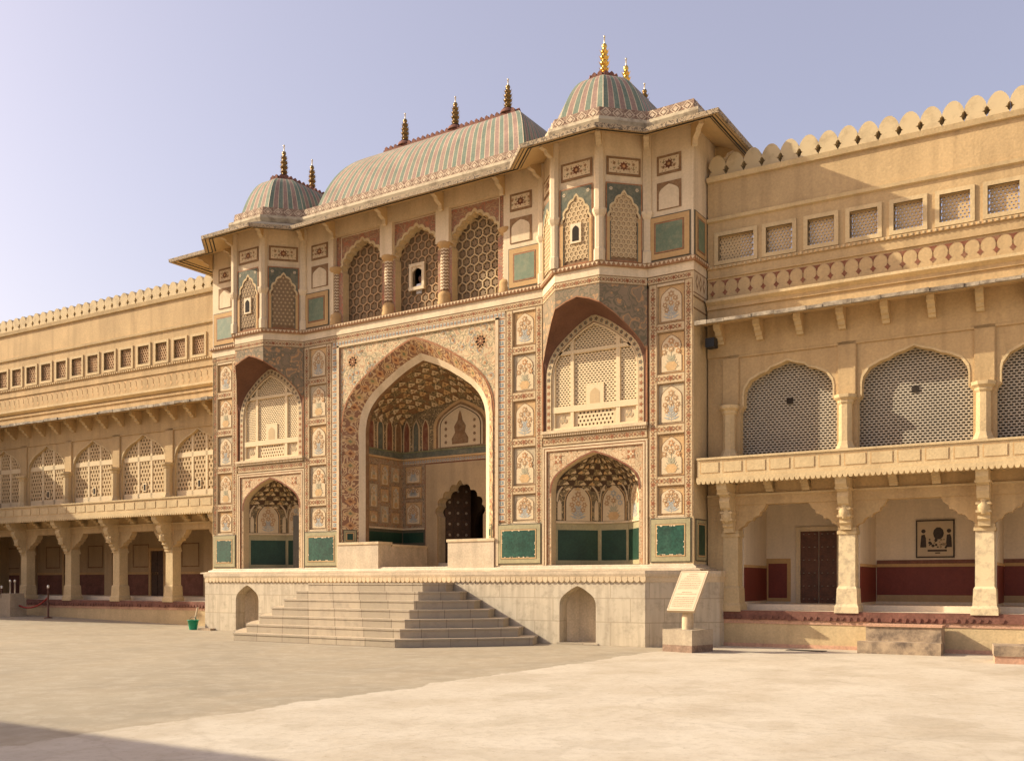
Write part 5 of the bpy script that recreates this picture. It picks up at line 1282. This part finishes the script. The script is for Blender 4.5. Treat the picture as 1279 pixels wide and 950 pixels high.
        for i in range(len(piers) - 1):
            c = (piers[i] + piers[i + 1]) / 2; outline(r, F, c - .7, c + .35, 2.3, 3.3, .05, bb + .02, 'brown')
    r.build('rooms', root)
    return root, F, bb
mottled('weathered_col', (0.68, 0.54, 0.32), (0.45, 0.35, 0.22), 5.0, .45, .62)
WR, FW, BB = make_wing(1); tag(WR, 'yellow plaster palace wing right of the gate with brick pattern screens and maroon walled arcade', 'palace wing')
WL, _, _ = make_wing(-1); tag(WL, 'long yellow palace wing receding left of the gate with oval holed lattice windows', 'palace wing')
# studded doors
def studded_door(root, x0, x1, z0, z1, red=True):
    m = MB(); F = Frame(0, 0); m.fbox(F, x0 - .13, x0, z0, z1 + .12, BB, BB + .07, 'plaster_white' if red else 'niche_ochre'); m.fbox(F, x1, x1 + .13, z0, z1 + .12, BB, BB + .07, 'plaster_white' if red else 'niche_ochre'); m.fbox(F, x0, x1, z1, z1 + .12, BB, BB + .07, 'plaster_white' if red else 'niche_ochre')
    fr = m.build('door_frame', root)
    d = MB(); wm = 'wood_red' if red else 'wood_dark'; mid = (x0 + x1) / 2
    for a, b in ((x0, mid - .01), (mid + .01, x1)):
        d.fbox(F, a, b, z0, z1, BB, BB + .03, wm)
        for k in range(6): z = z0 + .12 + k * (z1 - z0 - .2) / 5; d.fbox(F, a + .02, b - .02, z - .03, z + .04, BB + .03, BB + .045, wm); [d.lathe((a + .09 + q * (b - a - .18) / 2, -(BB + .05), z), [(.025, -.01), (.025, .01)], 'iron', 6) for q in range(3)] if red else None
    d.build('door', root)
studded_door(WR, 1.80, 2.78, 1.08, 3.06)
studded_door(WL, -7.45, -6.65, 1.08, 3.0, False); studded_door(WL, -1.75, -.95, 1.08, 3.0, False); studded_door(WL, -13.4, -12.6, 1.08, 3.0, False)

# ================================================================== LOOSE THINGS
def wpt(root, a, out, z): return root.matrix_basis @ Vector((a, -out, z)) if False else Vector((root.location.x + a * math.cos(R(2)) + out * math.sin(R(2)), root.location.y + a * math.sin(R(2)) - out * math.cos(R(2)), z))
# picture in the right arcade: a generic court scene, monochrome
pc = empty('framed_picture', wpt(WR, 5.24, BB + .02, 2.78), R(2)); tag(pc, 'square dark framed sepia picture hanging on the arcade wall above the maroon dado', 'picture')
m = MB(); F = Frame(0, 0)
for a, b, c, d in ((-.46, .46, -.49, -.455), (-.46, .46, .455, .49), (-.46, -.43, -.455, .455), (.43, .46, -.455, .455)): m.fbox(F, a, b, c, d, 0, .04, 'ink')
m.build('frame', pc)
m = MB(); m.fbox(F, -.43, .43, -.455, .455, 0, .02, 'paper')
m.tess(F, ngon(.08, .14, .13, 10, 0, 1.25), .024, 'ink'); m.rect(F, -.18, .28, -.33, -.28, .024, 'ink')
for x, s in ((-.28, 1), (.33, -1)):
    m.tess(F, [(x - .08, -.22), (x + .07, -.22), (x + .06, .02), (x + .03, .12), (x - .05, .1)], .024, 'ink'); m.tess(F, ngon(x, .2, .055, 8), .024, 'ink')
for k in range(26):
    x, z = random.uniform(-.15, .28), random.uniform(-.25, .0); m.tess(F, ngon(x, z, random.uniform(.015, .045), 6, random.random()), .024 + k * .0003, random.choice(['ink', 'ink_soft', 'ink_soft']))
m.rect(F, .0, .12, -.38, -.35, .024, 'ink'); m.build('print', pc)

# information board on its stone block
sg = empty('information_board', (9.66, -1.62, 0), R(-14)); tag(sg, 'slanted cream stone information board on a short post and square block at the plinth corner', 'sign board')
m = MB(); m.box(-.43, .43, -.42, .42, -.05, .17, 'block_foot'); m.box(-.43, .43, -.42, .42, .17, .53, 'block_grey'); m.build('base_block', sg)
m = MB(); m.lathe((0, 0, .53), [(.14, 0), (.14, .32), (.12, .4), (.12, .75)], 'plaster_cream', 14); m.build('post', sg)
bdm = MB()
def SB(x, s, o=0.0):   # board coordinates: x across, s up the slope
    t = R(48); return (x, -.30 + s * math.cos(t) * .85 - o * math.sin(t), .98 + s * math.sin(t) * 1.25 + o * math.cos(t))
def sbq(x0, x1, s0, s1, o, mt): bdm.face([SB(x0, s0, o), SB(x1, s0, o), SB(x1, s1, o), SB(x0, s1, o)], mt)
A_ = [SB(x, s, o) for o in (-.07, 0) for s in (0, 1.02) for x in (-.40, .40)]
for q in ((4, 5, 7, 6), (0, 2, 3, 1), (0, 4, 6, 2), (1, 3, 7, 5), (2, 6, 7, 3), (0, 1, 5, 4)): bdm.face([A_[i] for i in q], 'paper')
for x0, x1, s0, s1 in ((-.37, .37, .03, .04), (-.37, .37, .98, .99), (-.37, -.36, .04, .98), (.36, .37, .04, .98)): sbq(x0, x1, s0, s1, .004, 'ink_soft')
rs = random.Random(5)
for r_ in range(19):        # rows of engraved letter strokes, too fine to read in the photograph
    s = .93 - r_ * .046
    if r_ in (9, 12): continue
    wd = .30 if r_ not in (0, 1, 10) else .14; x = -wd
    if r_ < 4: wd = .12 + .05 * r_; x = -wd
    while x < wd:
        L = rs.uniform(.008, .05); sbq(x, min(x + L, wd), s - .008, s + .008, .004, 'ink_soft'); x += L + .012
bdm.build('board', sg)

# bucket with a stick
bk = empty('bucket', (-8.92, -1.05, 0)); tag(bk, 'small green plastic bucket standing at the left corner of the plinth', 'bucket')
m = MB(); m.lathe((0, 0, 0), [(.13, 0), (.19, .33), (.205, .33), (.205, .35), (.18, .35), (.12, .03)], 'bucket_green', 18); m.build('pail', bk)
m = MB(); m.tube([(.19 * math.cos(a), 0, .33 + .12 * math.sin(a)) for a in [math.pi * k / 8 for k in range(9)]], .008, 'black_iron', 6); m.build('handle', bk)
sk = MB(); sk.tube([(-.02, .02, .05), (.10, .12, .78)], .035, 'paper', 6); o = sk.build('mop_stick', None, (-8.92, -1.05, 0)); tag(o, 'pale rag headed stick leaning in the green bucket', 'mop')
sb = MB(); sb.box(-.35, .3, -.1, .12, 0, .07, 'weathered_block'); o = sb.build('stone_slab', None, (-8.25, -1.02, .0)); tag(o, 'low flat stone slab on the ground between green bucket and plinth', 'stone')

# weathered entrance steps against the right platform
wb = MB(); wb.box(-.82, .82, -.62, .0, -.05, .62, 'weathered_block'); wb.box(-.95, .85, -.95, -.62, -.05, .28, 'weathered_block'); wb.box(-.84, .84, -.66, .0, .62, .67, 'pinkstone')
o = wb.build('entrance_steps', None, wpt(WR, 4.95, .10, 0)); o.rotation_euler = (0, 0, R(2)); tag(o, 'stained old two step stone block against the platform between two columns', 'steps')
wb = MB(); wb.box(-.1, 1.6, -.5, .5, -.05, .15, 'pinkstone'); wb.box(-.12, 1.62, -.52, .5, .15, .36, 'weathered_block'); wb.box(.55, 1.3, -.3, .2, .36, .39, 'black_iron')
o = wb.build('mounting_block', None, (16.32, -1.05, 0)); o.rotation_euler = (0, 0, R(8)); tag(o, 'low weathered stone block with dark plate on top at the right edge', 'stone block')
# ground hatch
h = MB(); h.box(-.45, .45, -.16, .16, 0, .012, 'black_iron'); o = h.build('drain_cover', None, (12.0, .1, 0)); o.rotation_euler = (0, 0, R(-3)); tag(o, 'dark flat drain cover in the paving before the right platform', 'drain cover')

# lamp box under the right eave
lb = MB(); lb.box(-.12, .12, -.12, .16, -.12, .12, 'black_iron'); lb.box(-.03, .03, .16, .34, -.04, .04, 'black_iron')
o = lb.build('floodlight', None, wpt(WR, .22, .34, 7.86)); tag(o, 'black box floodlight under the eave beside the gatehouse corner', 'floodlight')

# stanchions, rope and stone block at the far left
def at(a, out): p = wpt(WL, a, out, 0); return (p.x, p.y, gz(p.x, p.y))
sp = None
for k, (a, lab, hh) in enumerate(((-9.35, 'brown rope post standing alone between third and fourth column', 1.35), (-12.55, 'thin brown rope post left behind the grey stone block', 1.25))):
    r_ = empty('rope_post', at(a, 1.0)); tag(r_, lab, 'rope post', 'rope barrier posts')
    m = MB(); m.lathe((0, 0, 0), [(.16, 0), (.16, .03), (.04, .06), (.035, hh - .12)], 'wood_red', 10); m.build('pole', r_)
    m = MB(); m.lathe((0, 0, hh - .12), [(.05, 0), (.05, .1), (0, .13)], 'white_metal', 10); m.build('cap', r_)
a_, b_ = Vector(at(-9.35, 1.0)), Vector(at(-12.0, 1.1)); m = MB()
m.tube([a_ + (b_ - a_) * t + Vector((0, 0, .85 - 1.9 * t * (1 - t))) for t in [k / 10 for k in range(11)]], .035, 'rope_red', 6); tag(m.build('barrier_rope'), 'sagging dark red barrier rope hanging from the post to the stone block', 'rope')
x, y, z = at(-11.6, 1.1); m = MB(); m.box(-.4, .4, -.35, .35, -.1, .75, 'block_grey'); m.box(-.34, .34, -.3, .3, .75, .95, 'block_grey')
for s in (-.2, .15): m.lathe((s, 0, .95), [(.03, 0), (.03, .45), (.05, .46), (.05, .55), (0, .58)], 'white_metal', 8)
tag(m.build('stone_pedestal', None, (x, y, z)), 'grey stone pedestal with two short metal rods before the far left arcade', 'pedestal')
x, y, z = at(-13.4, .55); m = MB(); m.box(-1.1, .5, -.45, .45, -.1, .55, 'block_grey'); m.box(-.7, .45, -.1, .45, .55, .85, 'block_grey'); tag(m.build('stone_steps', None, (x, y, z)), 'low grey stone steps beside the pedestal at the far left', 'steps')

# person at the little window of the central lattice
pe = empty('person', (-.20, .66, 10.70)); tag(pe, 'person in a white shirt looking out of the small window in the middle lattice', 'person')
m = MB(); m.lathe((0, 0, 0), [(.16, 0), (.17, .12), (.19, .24), (.15, .31), (.06, .35), (.05, .39), (.075, .42), (.095, .48), (.09, .55), (.06, .61), (0, .63)], 'shirt', 16, mf=lambda i, j: 'shirt' if i < 4 else 'skin')
for s in (-1, 1): m.lathe((s * .095, 0, .49), [(.0, -.02), (.018, 0), (.0, .03)], 'skin', 6)
m.lathe((0, -.095, .46), [(0, -.01), (.015, .0), (0, .05)], 'skin', 6)
m.build('body', pe)
m = MB(); m.lathe((0, .012, .50), [(.1, 0), (.103, .06), (.07, .125), (0, .145)], 'hair', 14); m.build('hair', pe)
m = MB(); F = Frame(0, .46); c = -.18
m.fbox(F, c - .30, c - .20, 10.88, 11.52, .0, .08, 'plaster_white'); m.fbox(F, c + .20, c + .30, 10.88, 11.52, .0, .08, 'plaster_white'); m.fbox(F, c - .30, c + .30, 10.78, 10.88, .0, .1, 'plaster_white'); m.fbox(F, c - .30, c + .30, 11.52, 11.62, .0, .08, 'plaster_white')
hp = [(c - .2, 11.52), (c - .2, 11.3)] + arch(c, .2, 11.3, 11.48, 3)[1:] + [(c + .2, 11.52)]
m.plate(F, hp, .0, .05, 'plaster_white')
m.build('peep_window', G)

# ================================================================== other sides of the courtyard (outside the frame; they shade it)
def block(name, x0, x1, y0, y1, H, label, fy=None):
    r_ = empty(name, ((x0 + x1) / 2, (y0 + y1) / 2, 0)); tag(r_, label, 'building')
    hx, hy = (x1 - x0) / 2, (y1 - y0) / 2
    m = MB(); m.box(-hx, hx, -hy, hy, -.3, H, 'plaster_yellow'); m.build('wall', r_)
    m = MB(); m.box(-hx - .12, hx + .12, -hy - .12, hy + .12, H, H + .18, 'plaster_yellow_light'); m.build('cornice', r_)
    m = MB()
    for F, L in ((Frame(hx + .01, -hy, 90), 2 * hy), (Frame(-hx, -hy - .01, 0), 2 * hx), (Frame(hx, hy + .01, 180), 2 * hx)):
        n = max(1, int(L / 3.2)); p = L / n
        for k in range(n):
            c = (k + .5) * p; m.tess(F, [(c - .9, .3)] + arch(c, .9, 2.2, 3.0, 3) + [(c + .9, .3)], .01, 'room_wall_brown'); m.fbox(F, c - .5, c + .5, H * .55, H * .55 + 1.4, 0, .03, 'lattice_brown')
    m.build('openings', r_)
block('courtyard_building', -36, -27, -6.2, 3.0, 10.0, 'plain yellow courtyard range closing the left side beyond the frame')
block('courtyard_building', -34, -.6, -42, -24.55, 10.0, 'long yellow courtyard range behind and left of the viewer')
